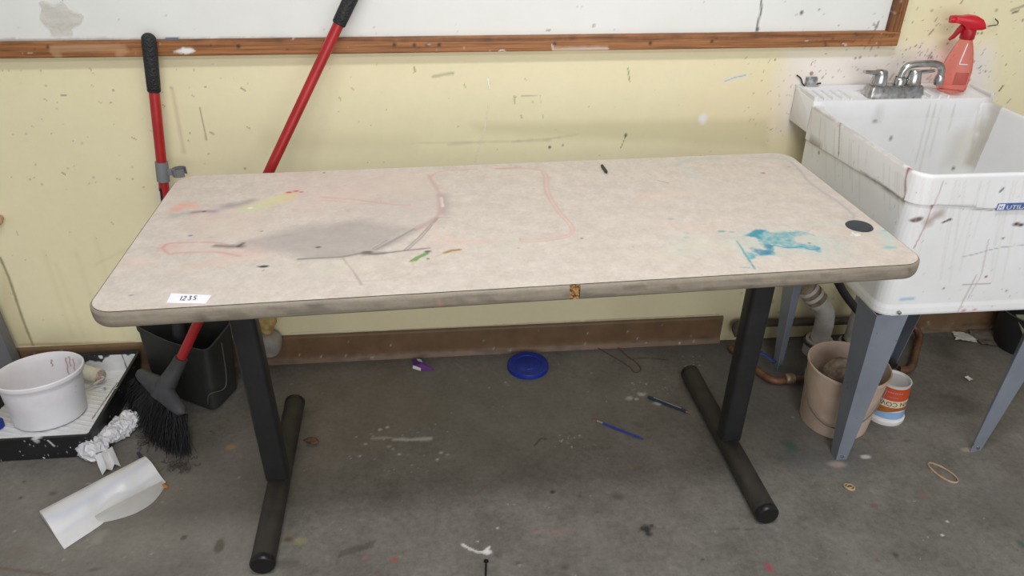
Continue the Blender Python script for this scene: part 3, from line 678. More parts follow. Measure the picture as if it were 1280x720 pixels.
# core under the laminate, and the vinyl edge band with one missing stretch
def ring(h, z, w, r): # rounded outline in table coordinates
    return [tw(p.x, p.y, z) for p in rrect(-h, h, -w, w, r, 0, 10)]
obj('core', loft([ring(hl - .0015, TH - .031, hw - .0015, cr), ring(hl - .0015, TH - .0012, hw - .0015, cr)]), M['seam'], table)
outline = rrect(-hl, hl, -hw, hw, cr, 0, 10)
gu0, gu1 = t2(712.5, 357)[0], t2(725.5, 356)[0]
path = [Vector((gu1, -hw, 0))]
k0 = [i for i, p in enumerate(outline) if p.x > 0 and p.y < -hw + 1e-6][0]
seq = outline[k0:] + outline[:k0]
seq = [p for p in seq]
dpts = [Vector((gu1 + (seq[0].x - gu1) * k / 30, -hw, 0)) for k in range(30)] + seq
last = seq[-1]
dpts += [Vector((last.x + (gu0 - last.x) * k / 60, -hw, 0)) for k in range(1, 61)]
# keep spacing even along the straight sides
fine = []
for p, q in zip(dpts[:-1], dpts[1:]):
    n = max(1, int((q - p).length / .01)); fine += [p + (q - p) * k / n for k in range(n)]
fine.append(dpts[-1])
prof = [(0.0, -.0011), (.0022, -.0009), (.0045, -.0032), (.0052, -.009), (.0052, -.020), (.0042, -.0265), (.0015, -.0312), (-.004, -.0325), (-.012, -.0325)]
rings = []; pu_, pz_ = [], []
for i, p in enumerate(fine):
    t = (fine[min(i + 1, len(fine) - 1)] - fine[max(i - 1, 0)]).normalized(); nrm = Vector((t.y, -t.x, 0))
    if nrm.dot(p) < 0: nrm = -nrm
    rings.append([tw((p + nrm * o).x, (p + nrm * o).y, TH + z) for o, z in prof])
eb = obj('edge_band', loft(rings, False, False, closed=False), M['edge'], table, smooth=True, angle=math.radians(60))
ev = np.array([list(v) for r in rings for v in r]); eu = np.array([tinv(p)[0] for p in ev]); 
E_ = Canvas(eu, ev[:, 2], lambda px, py: None)
E_.c[:] = 0
front = np.array([tinv(p)[1] < 0 for p in ev])
for i in range(120):
    a = rng.uniform(-.76, .76); b = TH - rng.uniform(.006, .03); L = rng.uniform(.004, .05)
    E_.stroke([(a, b), (a + L, b + rng.normal() * .002)], rng.uniform(.0006, .0016), [(88, 80, 74), (110, 98, 90), (96, 70, 66), (98, 92, 84)][i % 4], rng.uniform(.2, .6), .8, .5, raw=True)
def eset(px, py, r, col, al=.9):
    p = aty(px, py, -.83); q = tinv(p); E_.blob(q[0], p.z, r, r * 1.3, col, al, .5, .4, raw=True)
eset(617, 373, .004, (196, 92, 84), .7); eset(550, 379, .008, (196, 140, 130), .4); eset(671, 376, .003, (186, 60, 56)); eset(387, 380, .004, (70, 60, 56)); eset(921, 344, .006, (84, 78, 76), .8)
for px in (243, 250, 257): eset(px, 392, .004, (84, 66, 60), .7)
E_.apply(eb)
cp = hexa([tw(gu0, -hw + .004, TH - .0315), tw(gu1, -hw + .004, TH - .0315), tw(gu1, -hw - .0015, TH - .0315), tw(gu0, -hw - .0015, TH - .0315)],
          [tw(gu0, -hw + .004, TH - .0014), tw(gu1, -hw + .004, TH - .0014), tw(gu1, -hw - .0015, TH - .0014), tw(gu0, -hw - .0015, TH - .0014)])
o = obj('exposed_core', cp, M['chip'], table); o['label'] = 'bare particle board where the edge band is missing'
gc = t2(1074, 283); gp = tw(gc[0], gc[1], 0)
o = obj('grommet_cap', lathe([(.0001, .0032), (.022, .0032), (.0255, .0024), (.0275, .0006), (.0275, -.002)], (gp.x, gp.y, TH), 36), M['grommet'], table, smooth=True); o['label'] = 'dark grey round grommet cap'
for a in (-0.5935, 0.5963):
    v0 = -.0052
    lg = obj('leg', loft([[tw(a + p.x, v0 + p.y, z) for p in rrect(-.028, .028, -.024, .024, .012, 0, 5)] for z in (.05, TH - .036)]), M['blackleg'], table, smooth=True)
    zc = .0285
    fy0, fy1 = v0 - .262, v0 + .312
    prf = [tw(a, fy0, zc), tw(a, fy1, zc)]
    obj('foot', tube([tw(a, fy0 + .012, zc), tw(a, v0, zc), tw(a, fy1 - .012, zc)], .0275, 24), M['foot'], lg, smooth=True)
    for s, fyv in ((-1, fy0), (1, fy1)):
        obj('end_cap', tube([tw(a, fyv - s * .016, zc), tw(a, fyv - s * .004, zc), tw(a, fyv, zc)], [.0282, .0282, .025], 24), M['cap'], lg, smooth=True)
    obj('mounting_plate', hexa([tw(a - .05, -.2, TH - .038), tw(a + .05, -.2, TH - .038), tw(a + .05, .2, TH - .038), tw(a - .05, .2, TH - .038)],
                               [tw(a - .05, -.2, TH - .0328), tw(a + .05, -.2, TH - .0328), tw(a + .05, .2, TH - .0328), tw(a - .05, .2, TH - .0328)]), M['blackleg'], lg)
# paper tag
def q4(pts, z0, z1):
    return hexa([Vector((p[0], p[1], z0)) for p in pts], [Vector((p[0], p[1], z1)) for p in pts])
tagc = [atz(x, y, TH + .0006) for x, y in ((214, 366.5), (264.5, 369), (257, 379.5), (208, 378.5))]
pt = thing('paper_tag', 'white paper tag reading 1235 on the front left of the table', 'tag', ((tagc[0] + tagc[2]) / 2))
obj('paper', q4([tagc[3], tagc[2], tagc[1], tagc[0]], TH + .0003, TH + .0008), M['paper'], pt)
ex = (tagc[1] - tagc[0]); ey = (tagc[0] - tagc[3])
org = tagc[3].copy(); org.z = TH + .0012
def tp(u, v): return org + ex * u + ey * v
digs = {'1': [[(.3, 0), (.3, 1)]], '2': [[(0, .8), (.25, 1), (.5, .8), (.35, .5), (0, 0), (.55, .05)]], '3': [[(.05, .95), (.45, .95), (.25, .6), (.5, .3), (.3, 0), (0, .1)]], '5': [[(.55, 1), (.1, .95), (.1, .6), (.45, .5), (.4, .1), (0, .05)]]}
inkv = []
for ch, u0 in zip('1235', (.27, .355, .48, .60)):
    for st in digs[ch]:
        inkv.append(tube(smooth_path([tp(u0 + x * .12, .30 + y * .42 + (u0 - .27) * .3) for x, y in st], 3), .00085, 6, flat=(1, .4)))
obj('handwriting', join(*inkv), M['ink'], pt)
# black stub
p0, p1 = atz(752.5, 207, TH + .004), atz(758.5, 215.5, TH + .004)
st = obj('pencil_stub', tube([p0, p0 + (p1 - p0) * .85, p1], [.0038, .0038, .0022], 8), M['blackstub'], smooth=True)
tag(st, 'short black stub lying at the back of the table top', 'pencil')

# ================================================================== SINK
SX0, SX1, SY0, SY1 = .970, 1.475, -.612, -.113
sink = thing('laundry_sink', 'white plastic utility sink on grey steel legs, splattered with paint', 'sink', ((SX0 + SX1) / 2, -.36, 0))
ZR = .836
def srect(ins, z, r, bk=0.0):
    pts = []
    base = rrect(SX0 + ins, SX1 - ins, SY0 + ins, SY1 - bk, r, z, 6)
    if bk == 0:                                   # square rear corners, flush with the deck
        base = [p if p.y < SY1 - r - 1e-6 else Vector((SX0 + ins if p.x < 1.2 else SX1 - ins, p.y, z)) for p in base]
        base = [p if p.y < SY1 - r - 1e-6 else Vector((p.x, SY1 - r + (SY1 - r * .0 - SY1 + r) * (p.y - SY1 + r) / r, z)) for p in base]
    # dense sides so that the stains have points to sit on
    out = []
    for p, q in zip(base, base[1:] + base[:1]):
        n = max(1, int((q - p).length / .003)); out += [p + (q - p) * k / n for k in range(n)]
    return out
def resample(pts, n):
    L = [0]
    for p, q in zip(pts, pts[1:] + pts[:1]): L.append(L[-1] + (q - p).length)
    tot = L[-1]; out = []; P2 = pts + pts[:1]; i = 0
    for k in range(n):
        s = tot * k / n
        while L[i + 1] < s: i += 1
        t = (s - L[i]) / max(1e-9, L[i + 1] - L[i]); out.append(P2[i] + (P2[i + 1] - P2[i]) * t)
    return out
NS = 820
def S(ins, z, r, bk=0.0, fl=False):
    q = resample(srect(ins, z, r, bk), NS)
    if fl:
        for p in q:
            if p.y < SY0 + .05: p.z += .012 - .016 * min(1, max(0, (p.x - SX0 - .02) / .16)) * (1 if p.x < 1.4 else 0)
            else: p.z += .012 - .03 * (p.y - SY0) / .5
    return q
secs = [S(.02, .4825, .035), S(.012, .483, .035), S(.010, .488, .035)]
for k in range(1, 6): secs.append(S(.010 + .0005 * k / 5, .488 + .016 * k / 5, .035))
secs.append(S(.0125, .511, .035))
for k in range(1, 84): secs.append(S(.0125 - .0085 * k / 84, .511 + .246 * k / 84, .035))
secs += [S(.004, .759, .035, 0, True), S(.0006, .7615, .036, 0, True)]
for k in range(1, 22): secs.append(S(0, .776 + .055 * k / 21 if k > 4 else .766 + .004 * k, .038))
secs += [S(.001, ZR - .0015, .038), S(.0035, ZR, .036), S(.008, ZR, .034, .0005), S(.0105, ZR - .0015, .033, .002)]
for k in range(0, 30): secs.append(S(.012 + .022 * k / 29, .831 - .29 * k / 29, .033 + .02 * k / 29, .004 + .02 * k / 29))
secs += [S(.045, .527, .05, .04), S(.07, .522, .05, .06), S(.15, .521, .05, .14), S(.22, .519, .02, .22)]
body = loft(secs, False, True)
nb = len(body[0])
# raised faucet deck across the back
LX0, LX1, LY0, LY1, LZ0, LZ1 = .970, 1.475, -.1195, -.003, .759, .8565
dk_rings = []
def deck_ring(x, ins=0.0):
    pr = [(LY1, LZ0), (LY1, LZ1), (LY1 - .022, LZ1), (LY1 - .027, LZ1 - .005), (LY0 + .008, LZ1 - .009), (LY0 + .002, LZ1 - .0105), (LY0, LZ1 - .015), (LY0, .80), (LY0, LZ0)]
    cy, cz = (LY0 + LY1) / 2, (LZ0 + LZ1) / 2
    return [Vector((x, cy + (y - cy) * (1 - ins / .057), cz + (z - cz) * (1 - ins / .05))) for y, z in pr]
for x, ins in [(LX0, .004), (LX0 + .0015, .001), (LX0 + .005, 0)] + [(LX0 + .005 + (LX1 - LX0 - .01) * k / 90, 0) for k in range(1, 91)] + [(LX1 - .0015, .001), (LX1, .004)]:
    dk_rings.append(deck_ring(x, ins))
deck = loft(dk_rings)
# a lip at each end of the deck
lips = [box(xa, xb, LY0 + .003, LY1, LZ1 - .012, LZ1 + .0008) for xa, xb in ((LX0 + .001, LX0 + .010), (LX1 - .010, LX1 - .001))]
ribs = []
for px in (1041.6, 1053, 1065, 1076.5, 1172, 1183, 1194, 1205.5):
    p = atz(px, 129, LZ1 - .003); x = p.x; sgn = 0
    ribs.append(hexa([(x - .0035, LY0 + .0015, LZ1 - .014), (x + .0035, LY0 + .0015, LZ1 - .014), (x + .0015, -.045, LZ1 - .012), (x - .0025, -.045, LZ1 - .012)],
                     [(x - .0024, LY0 + .0025, LZ1 - .002), (x + .0024, LY0 + .0025, LZ1 - .002), (x + .001, -.045, LZ1 - .001), (x - .0015, -.045, LZ1 - .001)]))
tubm = join(body, deck, *lips, *ribs)
tub = obj('tub', tubm, M['tub'], sink, smooth=True, angle=math.radians(50))
SV = np.array([list(v) for v in tubm[0]])
# stains: front (x, z), left side (y, z), inside and deck
isfront = SV[:, 1] < SY0 + .03; isfront[nb:] = False
isleft = (SV[:, 0] < SX0 + .03) & ~isfront
inner = np.zeros(len(SV), bool); inner[(len(secs) - 36) * NS:nb] = True
isfront &= ~inner; isleft &= ~inner
sel_a = np.where(isfront, SV[:, 0], np.where(isleft, SV[:, 1] + 10, SV[:, 0] + 20)); sel_b = np.where(inner & (abs(SV[:, 1] + .12) > .05), 99, SV[:, 2])
sel_a = np.where(inner & ~isfront, SV[:, 0] + 20, sel_a)
K = Canvas(sel_a, sel_b, lambda px, py: (aty(px, py, SY0 + .006).x, aty(px, py, SY0 + .006).z))
red = (146, 70, 74); br = (92, 58, 48)
K.stroke([(1164, 258), (1155, 285), (1143, 310)], .0016, (196, 120, 128), .7); K.stroke([(1177, 225), (1165, 257)], .0014, (206, 150, 156), .6); K.blob(1164, 257, .004, .004, red, .9)
K.blob(1148, 274, .009, .005, br, .9, ang=.3); K.blob(1143, 277, .006, .003, br, .8); K.stroke([(1160, 277), (1168, 271), (1174, 267)], .009, (150, 112, 100), .6, .8, .9); K.stroke([(1178, 278), (1187, 274)], .0026, (70, 56, 56), .9); K.blob(1187, 274, .004, .003, (60, 46, 50), .95)
K.blob(1270, 280, .008, .005, (70, 40, 40), .95); K.blob(1276, 281, .007, .004, (66, 40, 40), .95); K.blob(1254, 298, .004, .003, (110, 66, 60), .9); K.blob(1234, 347, .003, .003, (180, 66, 70), .9); K.blob(1260, 365, .003, .003, (80, 80, 110), .8); K.blob(1181, 362, .003, .003, (96, 96, 110), .8)
K.stroke([(1204, 321), (1216, 319), (1250, 310), (1280, 307)], .0012, (120, 160, 160), .6); K.stroke([(1248, 238), (1252, 234)], .0026, (80, 80, 84), .8)
K.stroke([(1222, 345), (1205, 380), (1199, 390)], .0018, (170, 160, 150), .6, .8); K.stroke([(1236, 300), (1228, 345), (1212, 375)], .0014, (196, 180, 174), .6)
K.stroke([(1128, 376), (1143, 375)], .004, (120, 180, 216), .7, .8); K.stroke([(1205, 357), (1240, 356)], .0014, (196, 150, 150), .7); K.blob(1124, 391, .005, .004, (54, 50, 54), .95); K.blob(1206, 389, .005, .003, (206, 120, 120), .8); K.blob(1220, 388, .006, .003, (206, 120, 120), .8)
K.specks(80, 1140, 1280, 225, 388, [(120, 108, 104), (150, 130, 126), (90, 90, 100)], .0007, .002, .5, .3, 1.25)
for i in range(16):
    px = rng.uniform(1130, 1285); K.stroke([(px, 225), (px - rng.uniform(10, 34), 225 + rng.uniform(40, 140))], .0014, (214, 209, 206), .3, .8)
K.stroke([(1144, 257), (1190, 259), (1240, 262)], .0014, (150, 140, 132), .7, .6)
# left side
K.to2d = lambda px, py: (atx(px, py, SX0 + .004).y + 10, atx(px, py, SX0 + .004).z)
K.stroke([(1133, 252), (1134, 224), (1138, 208)], .003, (150, 76, 84), .8, .6, .5); K.stroke([(1133, 250), (1128, 280)], .0018, (170, 110, 112), .7); K.blob(1132, 249, .008, .006, (150, 76, 84), .85); K.blob(1139, 209, .008, .008, (160, 84, 90), .8)
K.stroke([(1013, 177), (1050, 196), (1090, 222), (1133, 251)], .0026, (130, 116, 104), .7, .5, .9); K.stroke([(1052, 152), (1050, 194)], .0022, (130, 104, 100), .7); K.blob(1050, 193, .004, .005, (90, 70, 70), .9)
K.specks(60, 1015, 1140, 130, 300, [(120, 92, 88), (110, 106, 104), (150, 120, 110)], .0008, .0028, .5, .3, 1.4)
for i in range(22):
    px = rng.uniform(1015, 1140); py = 140 + (px - 1015) * .7; K.stroke([(px, py), (px - 2, py + rng.uniform(15, 70))], .0018, (196, 188, 178), .3, .8)
K.stroke([(1020, 135), (1060, 160), (1093, 180), (1130, 205)], .003, (150, 120, 110), .5, .8, .9)
K.blob(1004, 120, .006, .003, (90, 90, 90), .8); K.blob(1023, 191, .004, .004, (110, 96, 84), .8)
# inside back face and deck
K.to2d = lambda px, py: (aty(px, py, -.125).x + 20, aty(px, py, -.125).z)
K.blob(1098, 150, .012, .006, (204, 201, 196), .6, wob=.9); K.blob(1114, 173, .004, .005, (130, 120, 110), .9); K.blob(1095, 152, .006, .004, (150, 146, 140), .8); K.specks(40, 1060, 1270, 128, 210, [(170, 162, 152), (186, 180, 172)], .0008, .0022, .5, .3, 1.4)
K.poly([(1190, 170), (1225, 150), (1215, 205), (1175, 208)], (206, 202, 186), .5, .02, .012, 30)
for px, L in ((1165, 70), (1172, 85), (1180, 60), (1230, 40), (1226, 60), (1196, 30)): K.stroke([(px, 132), (px - L * .3, 132 + L)], .0025, (204, 199, 188), .5, .9, .7)
K.stroke([(1240, 125), (1225, 160), (1205, 200)], .008, (170, 160, 144), .6, .9, .8); K.blob(1190, 209, .004, .006, (80, 70, 64), .9)
K.apply(tub)
K = None
# legs: tapered steel channels
def channel(cx, cy, top_c, sx, sy):
    """cx, cy: foot corner; top_c: corner at the tub; sx, sy: directions towards the sink's middle"""
    t = .0022
    A0, A1 = Vector((cx, cy, 0)), Vector((top_c[0], top_c[1], .4845))
    wt, wb_ = .078, .03; dt, db = .085, .03
    def q(z, s):
        c = A0 + (A1 - A0) * s; w = wb_ + (wt - wb_) * s; d = db + (dt - db) * s
        X = Vector((sx, 0, 0)); Y = Vector((0, sy, 0))
        return [c, c + X * w, c + X * w + Y * t, c + X * t + Y * t, c + X * t + Y * d, c + Y * d]
    V, Fc = loft([q(0, 0), q(0, 1)])
    return V, Fc
mx, my = (SX0 + SX1) / 2, -.362
for sx in (1, -1):
    for sy in (1, -1):
        fx_ = mx - sx * (mx - 1.015); fy_ = my - sy * .212
        tx_ = mx - sx * (mx - .981); ty_ = my - sy * .238
        if sx == -1 and sy == -1: fx_ -= .018; tx_ -= .014
        lg = obj('leg', channel(fx_, fy_, (tx_, ty_), sx, sy), M['steel'], sink)
        if sy == 1:
            c = Vector((fx_ + sx * .013, fy_ - .001, .014))
            obj('bolt', lathe([(.0001, .004), (.004, .003), (.0045, 0)], c, 10, axis=(0, -1, 0)), M['chrome_dull'], lg, smooth=True)
obj('bolt', lathe([(.0001, .004), (.004, .003), (.0045, 0)], aty(1124, 391, SY0 + .0085), 10, axis=(0, -1, 0)), M['chrome_dull'], sink, smooth=True)
# label on the front rim
lp = [aty(1248, 254.5, SY0 - .001), aty(1246.5, 262.5, SY0 - .001)]
lx0 = lp[0].x; lz1, lz0 = lp[0].z, lp[1].z - .001
lb = obj('maker_label', box(lx0, lx0 + .125, SY0 - .0012, SY0 + .0002, lz0, lz1), M['bluelabel'], sink); lb['label'] = 'blue and white maker label'
lv = [box(lx0 + .0015, lx0 + .0165, SY0 - .0018, SY0 - .0013, lz0 + .0015, lz1 - .0015)]
obj('emblem', lv[0], M['labelwhite'], lb)
def text_mesh(s, size, origin, xdir, ydir, ext=.0003):
    cu = bpy.data.curves.new('lettering', 'FONT'); cu.body = s; cu.size = size; cu.extrude = 0; cu.resolution_u = 2
    o = bpy.data.objects.new('lettering', cu); COL.objects.link(o)
    dg = bpy.context.evaluated_depsgraph_get(); me = bpy.data.meshes.new_from_object(o.evaluated_get(dg))
    V = [v.co.copy() for v in me.vertices]; Fc = [tuple(p.vertices) for p in me.polygons]
    bpy.data.objects.remove(o); bpy.data.meshes.remove(me); bpy.data.curves.remove(cu)
    O = Vector(origin); X = Vector(xdir); Y = Vector(ydir)
    return [O + X * v.x + Y * v.y for v in V], Fc
obj('emblem_letter', text_mesh('M', .013, (lx0 + .0035, SY0 - .0021, lz0 + .0022), (1, 0, 0), (0, 0, 1)), M['bluelabel'], lb)
obj('lettering', text_mesh('UTILATUB', .0135, (lx0 + .021, SY0 - .0016, lz0 + .002), (1.35, 0, 0), (0, 0, 1)), M['labelwhite'], lb)
# faucet
fz = LZ1 - .008
fc = thing('faucet', None, None, (0, 0, 0)); fc.parent = sink; fc.location = (0, 0, 0); OFF[fc] = OFF[sink]; fc['label'] = 'chrome two handle faucet'
fq = atz(1116.5, 122, LZ1 - .006)
fx0, fx1, fyc = fq.x - .067, fq.x + .089, max(fq.y + .026, LY0 + .026)
def frect(ins, z): return rrect(fx0 + ins, fx1 - ins, fyc - .026 + ins, fyc + .026 - ins, .010, z, 4)
obj('base_plate', loft([frect(0, fz - .003), frect(0, fz + .004), frect(.004, fz + .026), frect(.008, fz + .030)]), M['chrome_dull'], fc, smooth=True)
hz = fz + .03
for sgn, hx in ((-1, fx0 + .031), (1, fx1 - .031)):
    h = obj('handle', lathe([(.021, 0), (.0215, .004), (.0195, .018), (.0168, .034), (.0145, .038), (.0001, .0395)], (hx, fyc, hz), 24), M['chrome'], fc, smooth=True)
    P0 = Vector((hx + sgn * .006, fyc, hz + .031)); P1 = Vector((hx + sgn * .05, fyc + .004 - .008, hz + .036))
    obj('lever', tube([P0, P0 + (P1 - P0) * .3, P0 + (P1 - P0) * .7, P1], [.011, .0085, .007, .0065], 12, flat=(1, .7)), M['chrome'], h, smooth=True)
cxs = (fx0 + fx1) / 2
sp0 = Vector((cxs + .010, fyc, hz))
obj('spout_hub', lathe([(.0165, -.002), (.0165, .014), (.0135, .019), (.012, .02)], sp0, 24), M['chrome'], fc, smooth=True)
sp = smooth_path([sp0 + Vector(q) for q in ((0, 0, .012), (.001, 0, .028), (.007, -.001, .044), (.020, -.002, .052), (.050, -.005, .055), (.078, -.008, .055), (.096, -.010, .049), (.103, -.011, .036), (.104, -.011, .018))], 6)
spo = obj('spout', tube(sp, .0092, 16), M['chrome'], fc, smooth=True)
obj('aerator', lathe([(.0095, .004), (.0118, 0), (.0118, -.018), (.0105, -.022), (.0085, -.022)], sp[-1] + Vector((0, 0, .004)), 20, cap1=True), M['chrome_dull'], fc, smooth=True)

# mounting clip at the left end of the deck
cl0 = aty(1005.5, 109, -.004); cl1 = aty(1022, 96, -.004)
clip = thing('wall_clip', 'small paint flecked metal clip on the wall at left end of sink', 'clip', (cl0.x, -.004, cl0.z))
obj('plate', box(cl0.x, cl1.x, -.009, -.0015, LZ1 + .0016, cl1.z), M['clipmetal'], clip, bevel=.001)
obj('flange', box(cl0.x, cl1.x, -.022, -.009, LZ1 + .0016, LZ1 + .004), M['clipmetal'], clip, bevel=.001)
obj('screw', lathe([(.0001, .003), (.0045, .002), (.005, 0)], aty(1014.5, 91.5, -.0015), 12, axis=(0, -1, 0)), M['rust'], clip, smooth=True)
obj('wire_arm', tube(smooth_path([aty(996, 94, -.004), aty(1001, 98, -.006), aty(1003, 104, -.008), aty(1006, 108, -.012)], 4), .0018, 8), M['nail'], clip, smooth=True)
obj('wire_arm', tube(smooth_path([aty(1021, 105, -.010), aty(1026, 104, -.008)], 4), .0022, 8), M['nail'], clip, smooth=True)

# ================================================================== SPRAY BOTTLE
bz = LZ1 - .0008
bc = Vector((1.372, -.078, bz))
sb = thing('spray_bottle', 'translucent pink spray bottle with red trigger head on the sink ledge', 'bottle', bc)
ang = -.25
bx, by = Vector((math.cos(ang), math.sin(ang), 0)), Vector((-math.sin(ang), math.cos(ang), 0))
def bp(x, y, z): return bc + bx * x + by * y + Vector((0, 0, z))
def oval(a, b, z, cx=0.0, n=32, e=2.6):
    out = []
    for k in range(n):
        t = 2 * PI * k / n; c, s = math.cos(t), math.sin(t)
        out.append(bp(cx + a * math.copysign(abs(c) ** (2 / e), c), b * math.copysign(abs(s) ** (2 / e), s), z))
    return out
prof_b = [(.030, .022, 0), (.036, .027, .003), (.039, .029, .010), (.0395, .0295, .03), (.0385, .029, .062), (.034, .026, .085), (.027, .021, .108), (.0205, .0175, .125), (.0165, .0155, .133), (.0145, .0145, .139)]
prof_b = [(a * .93, b, z * .99) for a, b, z in prof_b]
obj('bottle_body', loft([oval(a, b, z) for a, b, z in prof_b]), M['bottle'], sb, smooth=True)
# printed wrap on the front: three shapes just off the plastic
def wrap(x0, x1, z0, z1, dx0=0, dx1=0):
    n = 8; rows = []
    for z, dd in ((z0, dx0), (z1, dx1)):
        # radius at that height
        for (a0, b0, h0), (a1, b1, h1) in zip(prof_b[:-1], prof_b[1:]):
            if h0 <= z <= h1: t = (z - h0) / (h1 - h0); A = a0 + (a1 - a0) * t; Bq = b0 + (b1 - b0) * t
        row = []
        for k in range(n + 1):
            x = x0 + dd + (x1 - x0) * k / n; xx = min(.98, abs(x) / A); y = -Bq * (1 - xx ** 2.6) ** (1 / 2.6) - .0006
            row.append(bp(x, y, z))
        rows.append(row)
    return [p for r in rows for p in r], [(k, k + 1, n + 2 + k, n + 1 + k) for k in range(n)]
obj('printed_label', wrap(-.012, .024, .024, .056), M['bottlelabel'], sb)
obj('label_line', wrap(-.010, -.0075, .078, .128, 0, .009), M['labelwhite'], sb)
obj('label_line', wrap(-.009, .012, .076, .078), M['labelwhite'], sb)
obj('collar', lathe([(.0165, 0), (.018, .002), (.0175, .022), (.0155, .026)], bp(0, 0, .136), 28, cap0=True, cap1=True), M['trigger_dark'], sb, smooth=True)
# trigger head: profile in the (x, z) plane, given thickness
hk = lambda q: [(x * .88, z) for x, z in q]
hp = hk([(-.050, .176), (-.052, .189), (-.047, .193), (-.030, .193), (-.012, .196), (.010, .194), (.026, .187), (.036, .176), (.041, .165), (.030, .161), (.014, .160), (-.012, .158), (-.018, .166), (-.030, .174)])
def slab(prof, th, inset=.003):
    c = Vector((sum(p[0] for p in prof) / len(prof), sum(p[1] for p in prof) / len(prof)))
    def rg(y, k): return [bp(c.x + (x - c.x) * k, y, c.y + (z - c.y) * k) for x, z in prof]
    return loft([rg(-th, .86), rg(-th + inset, 1), rg(th - inset, 1), rg(th, .86)])
hd = obj('spray_head', slab(hp, .0125), M['trigger'], sb, smooth=True, angle=math.radians(60))
obj('nozzle', lathe([(.0095, 0), (.010, .004), (.0095, .013), (.004, .0135), (.0001, .011)], bp(-.0415, 0, .184), 20, axis=-bx, cap0=True), M['trigger'], hd, smooth=True)
tr = hk([(-.016, .168), (-.026, .172), (-.034, .160), (-.040, .146), (-.049, .134), (-.047, .131), (-.036, .137), (-.027, .148), (-.018, .157)])
obj('trigger', slab(tr, .0065, .002), M['trigger_dark'], sb, smooth=True, angle=math.radians(60))
# wire hook on the wall
wh = obj('wire_hook', tube(smooth_path([aty(1235, 33, -.002), aty(1240, 32, -.012), aty(1246, 31, -.014), aty(1247.5, 27.5, -.014), aty(1244, 23.5, -.013)], 4), .0013, 8), M['nail'], smooth=True)
tag(wh, 'thin bent wire hook on wall beside red spray head', 'hook')

# ================================================================== PLUMBING UNDER THE SINK
dp = thing('drain_pipe', 'white and brown stained plastic drain elbow under sink going into floor', 'pipe', (1.186, -.09, 0))
v = Vector
ctr = v((1.186, -.092, 0))
obj('elbow', tube(smooth_path([ctr + v((0, 0, .045)), ctr + v((0, 0, .12)), ctr + v((-.012, 0, .165)), ctr + v((-.045, 0, .205))], 6), .029, 20), M['pvc'], dp, smooth=True)
obj('trap_arm', tube([ctr + v((-.04, 0, .200)), ctr + v((-.075, .006, .236)), ctr + v((-.105, .012, .275)), ctr + v((-.112, .012, .36))], [.031, .031, .026, .026], 20), M['pvc_stained'], dp, smooth=True)
for s, r in ((0, .0335), (.5, .034), (.95, .033)):
    a = ctr + v((-.040, 0, .200)); d = v((-.042, .006, .045)); p = a + d * s
    obj('slip_nut', tube([p - d * .1, p + d * .1], r, 20), M['pvc'], dp, smooth=True)
obj('hub', lathe([(.045, 0), (.045, .02), (.043, .052), (.033, .052), (.031, .04)], ctr, 28), M['pvc'], dp, smooth=True)
obj('hub_clamp', lathe([(.0462, .036), (.0485, .037), (.0485, .048), (.0462, .049)], ctr, 28), M['wire'], dp, smooth=True)
sp2 = v((1.282, -.118, 0))
d2 = thing('stand_pipe', 'upright white plastic pipe under sink to the right of the drain elbow', 'pipe', sp2)
obj('pipe', tube([sp2 + v((0, 0, .03)), sp2 + v((0, 0, .465))], .0275, 20), M['pvc'], d2, smooth=True)
obj('hub', lathe([(.047, 0), (.047, .03), (.040, .055), (.029, .056)], sp2, 28), M['pvc'], d2, smooth=True)
obj('hub_clamp', lathe([(.030, .058), (.033, .058), (.033, .066), (.030, .066)], sp2, 24), M['hose'], d2, smooth=True)
wp = obj('wall_pipe', tube(smooth_path([v((.928, -.05, .05)), v((.921, -.035, .07)), v((.93, -.026, .079)), v((.96, -.024, .079)), v((1.1, -.024, .076)), v((1.38, -.024, .07))], 6), .0125, 14), M['iron'], smooth=True)
tag(wp, 'thin iron pipe running along bottom of wall behind the sink legs', 'pipe')
cpn = thing('copper_pipe', 'bent copper water pipe on the floor left of the beige bucket', 'pipe', (.96, -.24, 0))
obj('pipe', tube(smooth_path([v((.905, -.06, .013)), v((.925, -.13, .013)), v((.945, -.19, .013)), v((.965, -.232, .0135)), v((.992, -.245, .0135)), v((1.02, -.243, .0135))], 6), .0125, 14), M['copper'], cpn, smooth=True)
obj('coupling', tube([v((1.012, -.2432, .0175)), v((1.016, -.2432, .0175)), v((1.036, -.2428, .0175)), v((1.040, -.2428, .0175))], [.014, .017, .017, .014], 16), M['brass'], cpn, smooth=True)
obj('flexible_tail', tube(smooth_path([v((1.036, -.2428, .0175)), v((1.06, -.242, .016)), v((1.075, -.235, .014)), v((1.09, -.22, .013))], 5), .010, 12), M['copper'], cpn, smooth=True)
obj('valve_body', tube([atz(943, 437, .03), atz(950, 441, .03)], .010, 10), M['brass'], cpn, smooth=True)
hb = obj('valve_handle', tube([atz(950, 441, .035), atz(957, 444, .035), atz(969, 453, .035)], [.008, .0075, .006], 10, flat=(1, .5)), M['bluehandle'], cpn, smooth=True); hb['label'] = 'blue lever handle'
hs = obj('black_hose', tube(smooth_path([aty(1046, 350, -.25), aty(1055, 366, -.25), aty(1066, 381, -.25), aty(1080, 398, -.25), aty(1098, 425, -.25), aty(1108, 445, -.24), atz(1114, 453, .02), atz(1118, 457.5, .014)], 6), .0115, 12), M['hose'], smooth=True)
tag(hs, 'black rubber hose curving down from the sink behind the grey front leg', 'hose')
lpn = obj('bent_pipe', tube(smooth_path([atz(1124, 462, .014), atz(1135, 462, .014), atz(1141, 455, .014), atz(1145, 438, .014), atz(1149, 424, .016), atz(1146, 413, .03), atz(1139, 404, .05)], 6), .012, 12), M['copper'], smooth=True)
